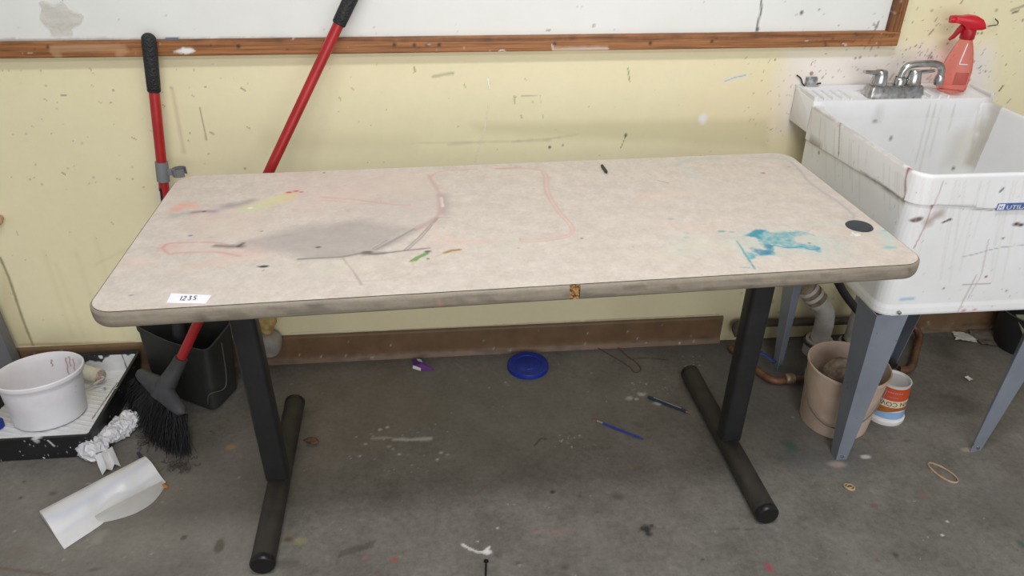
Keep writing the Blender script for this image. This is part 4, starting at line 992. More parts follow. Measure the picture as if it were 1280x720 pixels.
tag(lpn, 'brown bent pipe loop on the floor right of the front sink leg', 'pipe')

# ================================================================== BUCKET, RAG, YOGURT TUB
bk = v((1.085, -.412, 0))
bu = thing('bucket', 'grubby beige bucket with wire handle behind the front sink leg', 'bucket', bk)
obj('body', lathe([(.0001, .002), (.086, .002), (.090, 0), (.0915, .004), (.1055, .192), (.1085, .192), (.1095, .196), (.1085, .200), (.1055, .2005), (.1035, .198), (.0885, .008), (.0001, .006)], bk, 48), M['bucket'], bu, smooth=True)
hpth = [bk + v((.104 * math.cos(t), .104 * math.sin(t), .165 - .115 * max(0, math.sin(PI * (t - .89 * PI) / (.86 * PI))) ** .8)) for t in [.89 * PI + .86 * PI * k / 24 for k in range(25)]]
hpth = [p + v(((p.x - bk.x) * .03, (p.y - bk.y) * .03, 0)) for p in hpth]
obj('wire_handle', tube(hpth, .0017, 8), M['wire'], bu, smooth=True)
rg = obj('rag', crumple((1.078, -.398), (.056, .05, .085), 5, .5, floor=.0065), M['rag'], smooth=True, angle=math.radians(70)); tag(rg, 'crumpled dirty rag inside the beige bucket', 'rag')
for vtx in rg.data.vertices: vtx.co.z *= 1.15
yt = v((1.243, -.405, 0))
yo = thing('yogurt_tub', 'upturned yogurt tub with orange and cream cow label beside bucket', 'tub', yt)
yr0, yr1, yH = .0505, .0425, .128
obj('lid', lathe([(.0001, .001), (.0535, 0), (.0545, .002), (.0545, .013), (.052, .015), (yr0, .0152)], yt, 44), M['ywhite'], yo, smooth=True)
def yrr(z): return yr0 + (yr1 - yr0) * (z - .015) / (yH - .015)
obj('body', lathe([(yrr(.015), .0152), (yr1, yH), (yr1 + .0012, yH + .003), (yr1 - .003, yH + .004), (yr1 - .005, yH - .003), (yr1 - .015, yH - .006), (.0001, yH - .006)], yt, 44), M['ywhite'], yo, smooth=True)
def yband(z0, z1, e=.0004): return lathe([(yrr(z0) + e, z0), (yrr(z1) + e, z1)], yt, 44)
obj('label_sky', yband(.022, .046), M['yblue'], yo, smooth=True)
# wavy brown cow patch
n = 44; rr = []
for k in range(2): rr.append([])
for j in range(n):
    t = 2 * PI * j / n; z0 = .044 - .007 * math.sin(t * 2 + 1.2); z1 = .062
    for z, r_ in ((z0, rr[0]), (z1, rr[1])): r_.append(yt + v((math.cos(t) * (yrr(z) + .0007), math.sin(t) * (yrr(z) + .0007), z)))
obj('label_cow', loft(rr, False, False), M['ybrown'], yo, smooth=True)
obj('label_cream_band', yband(.060, .084, .0006), M['ycream'], yo, smooth=True)
obj('label_orange_band', yband(.084, .124, .0006), M['yorange'], yo, smooth=True)
def curve_text(s, size, zbase, t0, flip=True, squash=1.0):
    V, Fc = text_mesh(s, size, (0, 0, 0), (1, 0, 0), (0, 1, 0))
    out = []
    for p in V:
        x, y = (-p.x, -p.y) if flip else (p.x, p.y)
        z = zbase + y; r = yrr(z) + .0012; t = t0 + x * squash / r; out.append(yt + v((math.cos(t) * r, math.sin(t) * r, z)))
    return out, Fc
fa = math.atan2(CAM[1] - yt.y, CAM[0] - yt.x)
obj('lettering', curve_text('BROWN COW', .021, .080, fa + 2.42, True), M['ydark'], yo)
marks = []
for z0, z1, ta, tb in ((.108, .113, -.4, .75), (.094, .097, -.1, .55)):
    for k in range(9):
        a = fa + ta + (tb - ta) * k / 9; b = a + (tb - ta) / 13
        marks.append(([yt + v((math.cos(t) * (yrr(z) + .0011), math.sin(t) * (yrr(z) + .0011), z)) for t, z in ((a, z0), (b, z0), (b, z1), (a, z1))], [(0, 1, 2, 3)]))
obj('small_print', join(*marks), M['ypurple'], yo)

# ================================================================== RIGHT SIDE BITS
def scrap(c, w, d, seed, mat_, label, name, cat, rot=0, hgt=.012, jag=.25):
    n = 12; g = np.random.default_rng(seed); V = []; 
    for j in range(n + 1):
        for i in range(n + 1):
            u, w_ = i / n - .5, j / n - .5
            V.append([u * w, w_ * d, 0])
    V = np.array(V); edge = (np.abs(V[:, 0]) > w * .45) | (np.abs(V[:, 1]) > d * .45)
    V[edge, :2] *= (1 - jag * g.random(edge.sum()))[:, None]
    V[:, 2] = hgt * fbm(V[:, 0] / w * 3 + 30, V[:, 1] / d * 3 + 30, seed) ; V[:, 2] -= V[:, 2].min() - .0008
    c_, s_ = math.cos(rot), math.sin(rot); X = V[:, 0] * c_ - V[:, 1] * s_ + c[0]; Y = V[:, 0] * s_ + V[:, 1] * c_ + c[1]
    top_ = [Vector(p) for p in zip(X, Y, V[:, 2] + .0006)]; bot = [Vector(p) for p in zip(X, Y, V[:, 2])]
    N_ = n + 1; Fc = []
    for j in range(n):
        for i in range(n):
            q = (j * N_ + i, j * N_ + i + 1, (j + 1) * N_ + i + 1, (j + 1) * N_ + i); Fc.append(q); Fc.append(tuple(k + N_ * N_ for k in q[::-1]))
    bd = [i for i in range(n)] + [j * N_ + n for j in range(n)] + [n * N_ + i for i in range(n, 0, -1)] + [j * N_ for j in range(n, 0, -1)]
    for a, b in zip(bd, bd[1:] + bd[:1]): Fc.append((a, b, b + N_ * N_, a + N_ * N_))
    o = obj(name, (top_ + bot, Fc), mat_, smooth=True, angle=math.radians(30)); tag(o, label, cat); return o
scrap(atz(1205, 422), .075, .06, 3, M['white_scrap'], 'torn white paper scrap on the floor below the right of sink', 'paper_scrap', 'paper', -.35, .014)
scrap(atz(1237, 424), .115, .09, 4, M['greyscrap'], 'dusty grey plastic sheet on the floor right of torn paper', 'plastic_scrap', 'plastic', -.1, .018, .12)
s1 = scrap(atz(1210, 474), .018, .02, 6, M['white_scrap'], 'tiny white foil scrap on the floor near far right sink leg', 'foil_scrap', 'scrap', .4, .010)
po = v((1.885, -.112, 0))
pot = thing('plant_pot', 'black pot in the shadows at the right edge behind the sink', 'pot', po)
obj('body', lathe([(.0001, .002), (.074, 0), (.078, .004), (.095, .135), (.099, .135), (.1, .14), (.0935, .14), (.09, .13), (.074, .01), (.0001, .008)], po, 36), M['pot'], pot, smooth=True)
f0 = [po + v((-.085, -.02, .145)), po + v((-.06, -.085, .06)), po + v((.02, -.1, .06)), po + v((.03, -.04, .15))]
obj('flap', hexa([p + v((-.004, -.006, 0)) for p in f0], [p + v((-.004, -.009, .002)) for p in f0]), M['flap'], pot)

# ================================================================== DUSTPAN (long handle, leaning on the wall)
dpan = thing('dustpan', 'upright black lobby dustpan with red handle and grey clip leaning on wall', 'dustpan', (-.78, -.11, 0))
bot = [v((-.918, -.108, .003)), v((-.700, -.240, .003)), v((-.655, -.12, .003)), v((-.862, -.034, .003))]
rim = [v((-.930, -.082, .215)), v((-.690, -.216, .202)), v((-.640, -.085, .228)), v((-.868, -.020, .245))]
def pring(t, ins=0.0, n=5, r=.03):
    Q = [bot[i] + (rim[i] - bot[i]) * t for i in range(4)]; c = sum(Q, v((0, 0, 0))) / 4
    Q = [c + (q - c) * (1 - ins) for q in Q]; out = []
    for i in range(4):
        p, q, s = Q[i - 1], Q[i], Q[(i + 1) % 4]; a = q + (p - q).normalized() * r; b = q + (s - q).normalized() * r
        for k in range(n + 1):
            u = k / n; out.append(a * (1 - u) ** 2 + q * 2 * u * (1 - u) + b * u * u)
        # straight run, sagging a little at the rim
        p2 = s + (q - s).normalized() * r
        for k in range(1, 4):
            w_ = b + (p2 - b) * k / 4
            if t > .9 and i == 0: w_ = w_ - v((0, 0, .012 * math.sin(PI * k / 4)))
            out.append(w_)
    return out
obj('pan', loft([pring(0, .06), pring(.02), pring(.5), pring(.92), pring(.93, -.03), pring(1, -.03), pring(1, .02), pring(.93, .04), pring(.5, .05), pring(.05, .08)], True, True), M['pan_black'], dpan, smooth=True)
hT, hB = v((-.703, -.046, 1.02)), v((-.806, -.110, .12))
hA = aty(189, 110, -.045); hA = hT + (hB - hT) * ((1.02 - .889) / .9)
obj('handle', tube([hA, hB], .0128, 20), M['red_handle'], dpan, smooth=True)
gd = (hT - hB).normalized()
obj('grip', tube([hA - gd * .004, hA - gd * .002, hA + gd * .05, hT - gd * .02, hT - gd * .006, hT, hT + gd * .004], [.0142, .0158, .0165, .0172, .0165, .0125, .006], 20), M['grip'], dpan, smooth=True)
def on_handle(z): return hB + (hT - hB) * ((z - hB.z) / (hT.z - hB.z))
cA = on_handle(.707); cB = on_handle(.655)
ck = obj('clip', tube([cA, cB], .0158, 20), M['greyclip'], dpan, smooth=True); ck['label'] = 'grey plastic broom clip'
cm = (cA + cB) / 2
obj('clip_arm', box(cm.x + .012, cm.x + .032, cm.y - .006, cm.y + .006, cm.z - .010, cm.z + .006), M['greyclip'], ck, bevel=.002)
jaw = [cm + v((.043 + .0155 * math.cos(t), .0155 * math.sin(t), -.002)) for t in [.6 + (2 * PI - 1.2) * k / 14 for k in range(15)]]
rj = [[p + v((0, 0, -.010)), p + v((0, 0, .010)), p + v(((p.x - cm.x - .043) * .18, (p.y - cm.y) * .18, .010)), p + v(((p.x - cm.x - .043) * .18, (p.y - cm.y) * .18, -.010))] for p in jaw]
obj('clip_jaw', loft(rj), M['greyclip'], ck)
la, lb_ = on_handle(.640), on_handle(.585)
axl = (lb_ - la); ul, vl = v((1, 0, 0)), v((0, -1, 0))
def stk(a0, a1, s0, s1, e): 
    rows = [[la + axl * s + (ul * math.cos(a0 + (a1 - a0) * k / 8) + vl * math.sin(a0 + (a1 - a0) * k / 8)) * (.0128 + e) for k in range(9)] for s in (s0, s1)]
    return [p for r in rows for p in r], [(k, k + 1, 10 + k, 9 + k) for k in range(8)]
sk = obj('sticker', stk(PI * .55, PI * 1.1, 0, 1, .0004), M['cap'], dpan); sk['label'] = 'black and white sticker'
obj('sticker_print', stk(PI * .7, PI * .92, .15, .85, .0008), M['labelwhite'], sk)
yk = hB + (hT - hB) * .02
obj('yoke', tube([yk + v((0, 0, -.02)), yk, yk + gd * .1, yk + gd * .13], [.016, .019, .0175, .0145], 16), M['blackplastic'], dpan, smooth=True)
obj('wire_bail', tube(smooth_path([rim[1] + v((.03, .045, -.002)), v((-.662, -.19, .10)), v((-.672, -.205, .062)), v((-.700, -.245, .075)), v((-.712, -.244, .04))], 5), .0016, 6), M['wire'], dpan, smooth=True)

# ================================================================== BROOM
br_ = thing('broom', 'black angle broom with red handle leaning behind the table', 'broom', (-.78, -.30, 0))
hdA = atz(172, 463, .150); hdB = atz(231, 517, .098)
mid = hdA + (hdB - hdA) * .62
bT = aty(446, -18, -.052)
sock = atz(223, 455, .205)
hdir = (bT - sock).normalized()
g0 = aty(424.5, 29, -.058); tg = (g0 - sock).dot(hdir); G0 = sock + hdir * tg
obj('handle', tube([sock - hdir * .03, G0], .0128, 20), M['red_handle'], br_, smooth=True)
bT = sock + hdir * (tg + .17)
obj('grip', tube([G0 - hdir * .004, G0 - hdir * .001, G0 + hdir * .03, bT - hdir * .02, bT - hdir * .004, bT], [.0145, .0162, .0168, .0175, .0165, .009], 20), M['grip'], br_, smooth=True)
# head: bar with a raised socket, cross-section along the bar
bar = (hdB - hdA); bl = bar.length; bd_ = bar.normalized()
fl_dir = (atz(195, 537, 0) - (hdA + bar * .5)).normalized()          # bristles run this way
thk = bd_.cross(fl_dir).normalized()
up_d = -fl_dir
rings = []
for k in range(17):
    s = k / 16; p = hdA + bar * s
    h = .016 + .026 * math.exp(-((s - .5) / .26) ** 2); tk = .018 + .006 * math.exp(-((s - .5) / .3) ** 2)
    e = min(1, math.sqrt(max(0, 1 - (2 * s - 1) ** 8)) * .96 + .04)
    rings.append([p + (thk * math.cos(t) * tk + (up_d * max(0, math.sin(t)) * h - up_d * max(0, -math.sin(t)) * .020)) * e for t in [2 * PI * j / 18 for j in range(18)]])
obj('head', loft(rings), M['broomhead'], br_, smooth=True, angle=math.radians(70))
q0 = hdA + bar * .52
obj('socket', tube(smooth_path([q0, q0 + (sock - q0) * .45, sock - hdir * .02, sock + hdir * .012], 5), [.030] * 3 + [.027] * 4 + [.022] * 4 + [.019] * 4 + [.0175], 18) if False else
    tube([q0 - (sock - q0) * .1, q0 + (sock - q0) * .25, q0 + (sock - q0) * .6, sock, sock + hdir * .02], [.026, .027, .022, .0185, .0172], 18), M['broomhead'], br_, smooth=True)
ft = [atz(x, y, .003) for x, y in ((156, 497), (166, 515), (184, 541), (208, 563), (236, 571))]
ft[0].x += .016; ft[1].x += .010
ft = smooth_path(ft, 8)
bv = []
for i in range(900):
    s = rng.random(); a = hdA + bar * (.02 + .96 * s) + thk * rng.normal() * .008 - up_d * .012
    q = ft[min(len(ft) - 1, int(s * (len(ft) - 1)))].copy(); q2 = ft[min(len(ft) - 1, int(s * (len(ft) - 1)) + 1)]
    q = q + (q2 - q) * rng.random() + thk * rng.normal() * .010 + v((rng.normal() * .006, rng.normal() * .006, abs(rng.normal()) * .012))
    q.z = max(q.z, .0015); mq = (a + q) / 2 + v((rng.normal() * .004, rng.normal() * .004, .012)) + thk * rng.normal() * .004
    bv.append(tube([a, mq, q], [.0012, .0011, .0007], 3, caps=False))
obj('bristles', join(*bv), M['bristle'], br_)
# lint caught by the bristles
def lint(c, R_, seed, n=26):
    g = np.random.default_rng(seed); out = []
    for i in range(n):
        p = v((c[0] + g.normal() * R_, c[1] + g.normal() * R_, .002 + abs(g.normal()) * R_ * .35)); P = [p]
        for k in range(6): p = p + v((g.normal() * R_ * .4, g.normal() * R_ * .4, g.normal() * R_ * .12)); p.z = max(.001, p.z); P.append(p)
        out.append(tube(smooth_path(P, 3), .0009, 3, caps=False))
    return join(*out)
l1 = obj('lint_clump', lint(atz(188, 548), .016, 1, 46), M['dust']); tag(l1, 'grey fluff clump between crumpled bag and broom bristles', 'lint', kind='stuff')
l2 = obj('lint_clump', lint(atz(224, 584), .014, 2, 36), M['dust']); tag(l2, 'dark dust clump at the front tip of broom bristles', 'lint', kind='stuff')

# ================================================================== PAINT TRAY, PAIL, ROLLER
TX0, TX1, TY0, TY1, TZ = -1.285, -.967, -.398, -.025, .084
tray = thing('paint_tray', 'black paint tray coated in dried white paint on the floor', 'tray', ((TX0 + TX1) / 2, (TY0 + TY1) / 2, 0))
def tl(ins, z, n=4): return resample(rrect(TX0 + ins, TX1 - ins, TY0 + ins, TY1 - ins, max(.003, .007 - ins * .2), z, n), 560)
outer = loft([tl(.010, .0), tl(.006, .003)] + [tl(.006 - .006 * k / 22,   .003 + .075 * k / 22) for k in range(1, 22)] + [tl(0, TZ - .006), tl(-.005, TZ - .004), tl(-.005, TZ), tl(.003, TZ), tl(.005, TZ - .004), tl(.008, .02), tl(.010, .006)], True, True)
tr_ = obj('tray_shell', outer, M['tray_black'], tray, smooth=True, angle=math.radians(35))
tv_ = np.array([list(p) for p in outer[0]])
C_ = Canvas(tv_[:, 0] + np.where(tv_[:, 1] > -.30, 50, 0), tv_[:, 2], lambda px, py: (aty(px, py, TY0).x, aty(px, py, TY0).z))
for i in range(40): C_.blob(rng.uniform(TX0, TX1), rng.uniform(.0, .08), rng.uniform(.0008, .002), rng.uniform(.001, .004), (206, 208, 212), .8, raw=True)
C_.blob(45, 550, .007, .01, (206, 206, 208), .9); C_.stroke([(60, 551), (67, 558)], .003, (206, 206, 208), .9); C_.blob(47, 546, .01, .004, (214, 214, 216), .9)
C_.apply(tr_)
# painted ramp running down to the well at the back
RZ0, RZ1, RY1 = .0755, .036, -.115
TYB = TY1 - .0105
us = np.linspace(TX0 + .0085, TX1 - .0085, 170); vs = np.linspace(TY0 + .0075, TYB + .058, 240)
def ramp(u, w_):
    t = np.clip((w_ - TY0) / (RY1 - TY0), 0, 1); z = RZ0 + (RZ1 - RZ0) * t
    z = z + np.where((w_ > TY0 + .02) & (w_ < RY1), .0011 * np.maximum(0, np.sin((w_ + u * .35) * 2 * PI / .020)), 0)
    z = np.where(w_ > RY1, RZ1 - .016 * np.clip((w_ - RY1) / .02, 0, 1), z)
    up = np.maximum(0, w_ - TYB)
    return np.stack([u, np.where(up > 0, TYB + up * .07, w_), z + up + .0015 * fbm(u * 30 + 90, w_ * 30 + 90, 5)], 1)
rp_, uu, vv = grid_obj('painted_ramp', us, vs, ramp, M['tray_white'], tray)
rp_['label'] = 'white paint covered ramp'
for p in rp_.data.polygons: p.use_smooth = True
Q_ = Canvas(uu, vv, lambda px, py: (atz(px, py, .03).x, atz(px, py, .03).y))
bl_ = (34, 35, 38)
def bw(px, py):
    p = aty(px, py, TYB); return (p.x, TYB + p.z - .016)
Q_.to2d = bw
Q_.poly([(40, 430), (172, 430), (172, 441), (160, 446), (150, 441), (138, 444), (128, 455), (112, 452), (104, 460), (40, 464)], bl_, .97, .002, .006, 60)
Q_.stroke([(118, 434), (122, 440), (126, 449)], .0045, (232, 232, 234), .95, .3, .6); Q_.stroke([(130, 437), (142, 440), (156, 441)], .0055, (234, 234, 236), .95, .3, .8); Q_.stroke([(160, 438), (166, 446)], .005, (234, 234, 236), .95, .3, .8)
Q_.stroke([(96, 440), (108, 446)], .002, (200, 202, 206), .8, .4, .8); Q_.specks(30, 90, 170, 436, 458, [(220, 222, 226)], .0006, .002, .9, .5)
Q_.to2d = lambda px, py: (atz(px, py, .03).x, atz(px, py, .03).y)
Q_.stroke([(166, 445), (120, 535)], .002, bl_, .8, .5, .9)
for i in range(14): Q_.stroke([(108 + i * 1.5, 500 + i * 3 - 20), (140 - i * .5, 492 + i * 3 - 22)], .0012, (196, 198, 202), .7, .8)
Q_.stroke([(132, 488), (133, 492)], .003, (120, 140, 170), .8)
Q_.apply(rp_)
# pail standing on the ramp
slope = math.atan2(RZ0 - RZ1, RY1 - TY0)
pax = v((0, math.sin(slope) * -1, math.cos(slope))) * -1
pax = v((0, math.sin(slope), math.cos(slope)))
pc = v((-1.116, -.281, 0)); pc.z = RZ0 + (RZ1 - RZ0) * ((pc.y - TY0) / (RY1 - TY0)) + .0042
pail = thing('pail', 'round white plastic tub with pinkish paint residue sitting in the tray', 'tub', pc)
PRF = [(a * .955, b) for a, b in [(.0001, .003), (.084, .003), (.088, 0), (.092, .004), (.1025, .118), (.107, .119), (.1085, .124), (.111, .126), (.1125, .131), (.1125, .138), (.110, .1405), (.107, .139), (.104, .132), (.1015, .120), (.089, .010), (.0001, .008)]]
obj('body', lathe(PRF, pc, 56, axis=pax), M['pail'], pail, smooth=True)
obj('paint_residue', lathe([(.0001, .010), (.0825, .0105), (.0842, .013), (.0880, .045)], pc, 56, axis=pax), M['pailpaint'], pail, smooth=True)
# paint runs inside the far wall of the pail
pu0, pv0 = frame_of(pax)
runs = []
for i, (az, h0, h1) in enumerate(((1.32, .125, .075), (1.05, .125, .085), (1.2, .13, .1), (1.75, .12, .10), (1.02, .09, .05))):
    P = []
    for k in range(7):
        h = h0 + (h1 - h0) * k / 6; r_ = (.089 + (.1015 - .089) * (h - .01) / .11) * .955 - .0008; t = az + .02 * math.sin(k * 1.7 + i)
        d = v((math.cos(t), math.sin(t), 0)); d = (d - pax * d.dot(pax)).normalized(); P.append(pc + pax * h + d * r_)
    obj('paint_run', tube(P, [.0025, .002, .002, .0018, .002, .0022, .0015], 6), M['mauve'], pail, smooth=True)['label'] = 'mauve paint drip'
# roller behind the pail
ra, rb = atz(62, 455, .060), atz(126, 472, .060)
ra.z = rb.z = .0650
ra.y = max(ra.y, rb.y + .02)
ra = rb + (ra - rb).normalized() * .19
rl = thing('paint_roller', 'paint roller with rusty end lying in the tray behind white tub', 'roller', v((rb.x, rb.y, .03)))
obj('sleeve', tube([ra, rb], .0215, 24), M['roller'], rl, smooth=True)
dirr = (rb - ra).normalized()
obj('end_cap', lathe([(.0205, 0), (.0185, .002), (.007, .0025), (.006, .0055), (.0001, .006)], rb, 20, axis=dirr), M['rust'], rl, smooth=True)
obj('frame_wire', tube(smooth_path([rb + dirr * .004, rb + dirr * .014 + v((0, -.004, 0)), rb + dirr * .010 + v((-.004, -.03, .004)), atz(112, 483, .062), atz(100, 489, .064), atz(92, 492, .066) + v((0, 0, .002))], 5), .0036, 10), M['paintedwire'], rl, smooth=True)
# blue lid tucked under the pail at the left
bl0 = v((-1.236, -.333, 0)); zb_ = RZ0 + (RZ1 - RZ0) * ((bl0.y - TY0) / (RY1 - TY0))
b2 = obj('bottle_cap', lathe([(.0001, .0195), (.019, .0195), (.022, .017), (.0225, .0), (.0001, 0)], v((bl0.x, bl0.y, zb_ + .0045)), 32, axis=pax), M['bluelid'], smooth=True)
tag(b2, 'blue plastic cap in the paint tray at the left edge', 'cap')
# grey post at the left edge and a tan knob
gp0 = v((-1.345, -.040, 0))
gpst = obj('shelf_post', hexa([gp0 + v((-.03, -.02, 0)), gp0 + v((.030, -.02, 0)), gp0 + v((.030, .02, 0)), gp0 + v((-.03, .02, 0))],
      [gp0 + v((-.03, -.02, .42)), gp0 + v((.030, -.02, .42)), gp0 + v((.030, .02, .42)), gp0 + v((-.03, .02, .42))]), M['postgrey'], bevel=.003)
tag(gpst, 'grey metal post against wall at the left edge', 'post')
kb = aty(0, 274, -.012)
kn = obj('coat_peg', lathe([(.008, 0), (.008, .012), (.014, .016), (.015, .024), (.010, .030), (.0001, .031)], v((kb.x - .004, -.001, kb.z)), 20, axis=(0, -1, 0)), M['tan'], smooth=True)
tag(kn, 'small tan peg on the wall at the far left edge', 'peg')

# ================================================================== PLASTIC ON THE FLOOR, LEFT
# folded sheet with pencils inside
A, Bq, Cq, Dq = atz(50, 640, .026), atz(182, 571, .026), atz(207, 602, .004), atz(80, 686, .003)
sh = thing('plastic_sheet', 'flattened white plastic sleeve lying in the left foreground', 'plastic', (A + Cq) / 2 * 1.0)
sh.location.z = 0; OFF[sh] = v((sh.location.x, sh.location.y, 0))
n1, n2 = 28, 22
def sheet_pt(s, t, off=0.0):
    a = A + (Bq - A) * s; b = Dq + (Cq - Dq) * s; inw = 1.0
    if .35 < s < .72: b = b + (a - b) * (.16 * math.sin(PI * (s - .35) / .37))
    p = a + (b - a) * t
    arch = .010 * math.sin(PI * min(1, t * 1.6)) + .003 * math.sin(s * 17 + t * 6) * t * (1 - t) * 4
    p.z = .0255 * (1 - t) ** 1.2 + arch + .0022 + off
    return p
rows = []
for i in range(n1 + 1):
    s = i / n1; row = []
    # lower layer from the front edge back to the fold, round the fold, upper layer to the front edge
    back = sheet_pt(s, 0)
    perp = (sheet_pt(s, 0) - sheet_pt(s, 1)); perp.z = 0; perp.normalize()
    for k in range(8): t = 1 - k / 8; q = sheet_pt(s, t); row.append(v((q.x, q.y, .0012)))
    for k in range(7):
        th = -PI / 2 + PI * k / 6; row.append(v((back.x, back.y, .0137)) + perp * .0125 * math.cos(th) + v((0, 0, .0125 * math.sin(th))))
    for k in range(1, n2 + 1): row.append(sheet_pt(s, k / n2))
    rows.append(row)
slv = obj('sleeve', loft(rows, True, True, closed=True), M['sheet'], sh, smooth=True, angle=math.radians(50))
sc_ = np.zeros((len(rows) * len(rows[0]), 4)); nr_ = len(rows[0])
for i in range(len(rows)):
    for j in range(15, nr_):
        t = (j - 14) / n2; s = i / n1
        sc_[i * nr_ + j] = (*lin((198, 204, 224)), .55 * math.exp(-((t - .30 - .10 * math.sin(s * 4)) / .09) ** 2) + .3 * math.exp(-((t - .62 - .1 * s) / .05) ** 2))
slv.data.attributes.new('stain', 'FLOAT_COLOR', 'POINT').data.foreach_set('color', sc_.astype(np.float32).ravel())
# loose lower flap
fp = [atz(165, 674 - 20, .003), atz(182, 640, .006), atz(207, 603, .008), atz(205, 610, .002), atz(192, 627, .0015), atz(168, 648, .0012), atz(126, 654, .001)]
fl = [atz(124, 652, .004), atz(207, 604, .006)]
edge = [atz(124, 654, .0012), atz(150, 648, .0012), atz(172, 640, .0012), atz(192, 627, .0012), atz(206, 609, .0012)]
inn = [atz(118, 645, .006), atz(145, 630, .012), atz(165, 620, .012), atz(187, 609, .010), atz(203, 601, .008)]
edge, inn = smooth_path(edge, 5), smooth_path(inn, 5)
rr = [[a + (b - a) * k / 5 + v((0, 0, .004 * math.sin(PI * k / 5))) for k in range(6)] for a, b in zip(inn, edge)]
rr2 = [[p - v((0, 0, .0006)) for p in r] for r in rr]
obj('flap', loft([r + s[::-1] for r, s in zip(rr, rr2)]), M['sheet_thin'], sh, smooth=True)
pb0, pb1 = atz(172.5, 566, .010), atz(184, 582, .012)
pc1 = obj('pencil', tube([pb0, pb0 + (pb1 - pb0) * .3, pb1], .0042, 6), M['bluepencil']); tag(pc1, 'dark blue pencil end poking out of the plastic sleeve', 'pencil')
po0, po1 = atz(209, 609, .0045), atz(203.5, 606.5, .0045)
pc2 = obj('pencil', tube([po0, po0 + (po1 - po0) * .4, po1], .0042, 6), M['orangepencil']); tag(pc2, 'orange pencil end at the right corner of the plastic sleeve', 'pencil')

# crumpled bag
ba, bb = atz(114, 573, .0), atz(170, 530, .0)
ax_ = (bb - ba); Lb = ax_.length; ax_.normalize(); pn_ = v((-ax_.y, ax_.x, 0))
g = np.random.default_rng(9); rings = []; NR, NA = 30, 20
for i in range(NR + 1):
    s = i / NR
    w_ = .0275 * (1 - .30 * math.exp(-((s - .40) / .09) ** 2)) * (1 + .30 * math.exp(-((s - .13) / .16) ** 2)) * min(1, math.sqrt(max(0, 1 - (2 * s - 1) ** 10)) + .03)
    c = ba - ax_ * .02 + ax_ * (Lb + .032) * s
    ring_ = []
    for j in range(NA):
        t = 2 * PI * (j + .5 * (i % 2)) / NA
        r_ = w_ * (1 + g.normal() * .10 + .10 * math.sin(3 * t + s * 14) + (.10 if (j + i // 3) % 3 == 0 else -.05))
        p = c + ax_ * g.normal() * .0015 + pn_ * r_ * 1.12 * math.cos(t) + v((0, 0, r_ * math.sin(t) * .92)); p.z += .026; p.z = max(.0012, p.z); ring_.append(p)
    rings.append(ring_)
V_, F_ = loft(rings); F2 = []
for k, q in enumerate(F_):
    if len(q) == 4: F2 += [(q[0], q[1], q[2]), (q[0], q[2], q[3])] if k % 2 else [(q[0], q[1], q[3]), (q[1], q[2], q[3])]
    else: F2.append(q)
cb = thing('plastic_bag', 'crumpled shiny white plastic bag between tray and broom', 'bag', v((ba.x, ba.y, 0)))
obj('bag_body', (V_, F2), M['bagplastic'], cb, smooth=True, angle=math.radians(16))
ap = [atz(118, 568, .024), atz(126, 566, .030), atz(134, 562, .024), atz(140, 558, .020)]
fan = [atz(123, 583, .012), atz(128, 594, .002), atz(133, 586, .014), atz(140, 588, .003), atz(143, 580, .012), atz(151, 583, .002)]
top_t = [ap[0], ap[1], ap[2], ap[3]] + fan
ft_ = [(0, 4, 5), (0, 5, 1), (1, 5, 6), (1, 6, 7), (1, 7, 2), (2, 7, 8), (2, 8, 3), (3, 8, 9)]
nt_ = len(top_t)
obj('bag_tail', (top_t + [p - v((0, 0, .0008)) for p in top_t], ft_ + [tuple(i + nt_ for i in q[::-1]) for q in ft_] + [(a_, b_, b_ + nt_, a_ + nt_) for a_, b_ in ((0, 4), (4, 5), (5, 6), (6, 7), (7, 8), (8, 9), (9, 3), (3, 2), (2, 1), (1, 0))]), M['bagplastic'], cb)

# ================================================================== SMALL THINGS ON THE FLOOR
lc = (atz(635.5, 455, .016) + atz(685, 455, .016)) / 2
lid = thing('bucket_lid', 'round blue plastic lid on the floor against baseboard under the table', 'lid', (lc.x, -.094, 0))
LC = v((lc.x, -.094, 0))
obj('disc', lathe([(.0001, .0135), (.038, .0135), (.040, .0125), (.0415, .0125), (.0435, .0145), (.058, .0150), (.0620, .0150), (.0645, .0125), (.066, .001), (.0645, 0), (.0001, 0)], LC, 56), M['bluelid'], lid, smooth=True, angle=math.radians(30))
arc = [LC + v((.030 * math.cos(t), .030 * math.sin(t), .0145)) for t in [-1.9 + 1.5 * k / 10 for k in range(11)]]
obj('finger_tab', tube(arc, [.001] + [.003] * 9 + [.001], 8), M['bluelid'], lid, smooth=True)
def brush(name, label, a, b, hmat, ferr, hairc, fr=.1, hr=.08, rad=.0034, group=None):
    """a: handle end, b: hair end"""
    a, b = v(a), v(b); t = thing(name, label, 'paintbrush', (a + b) / 2); t.location.z = 0; OFF[t] = v((t.location.x, t.location.y, 0)); d = b - a
    obj('handle', tube([a, a + d * .1, a + d * .55, a + d * (1 - fr - hr)], [rad * .4, rad * .7, rad, rad * .9], 10), hmat, t, smooth=True)
    obj('ferrule', tube([a + d * (1 - fr - hr), a + d * (1 - hr)], [rad * .95, rad * .8], 10), ferr, t, smooth=True)
    obj('hair', tube([a + d * (1 - hr), a + d * (1 - hr * .5), b], [rad * .8, rad * .8, rad * .2], 8), hairc, t, smooth=True)
    return t
brush('paintbrush', 'slim royal blue paintbrush on the floor under the table', atz(804.5, 549, .0036), atz(742, 524.5, .0036), M['bluebrush'], M['ferrule'], M['hair'], .12, .07)
nb_ = thing('marker_pen', 'dark navy pen with silver strip on floor near right table foot', 'pen', atz(836, 506, 0))
pa, pb_ = atz(810.5, 496, .005), atz(862, 516, .005); pd = pb_ - pa
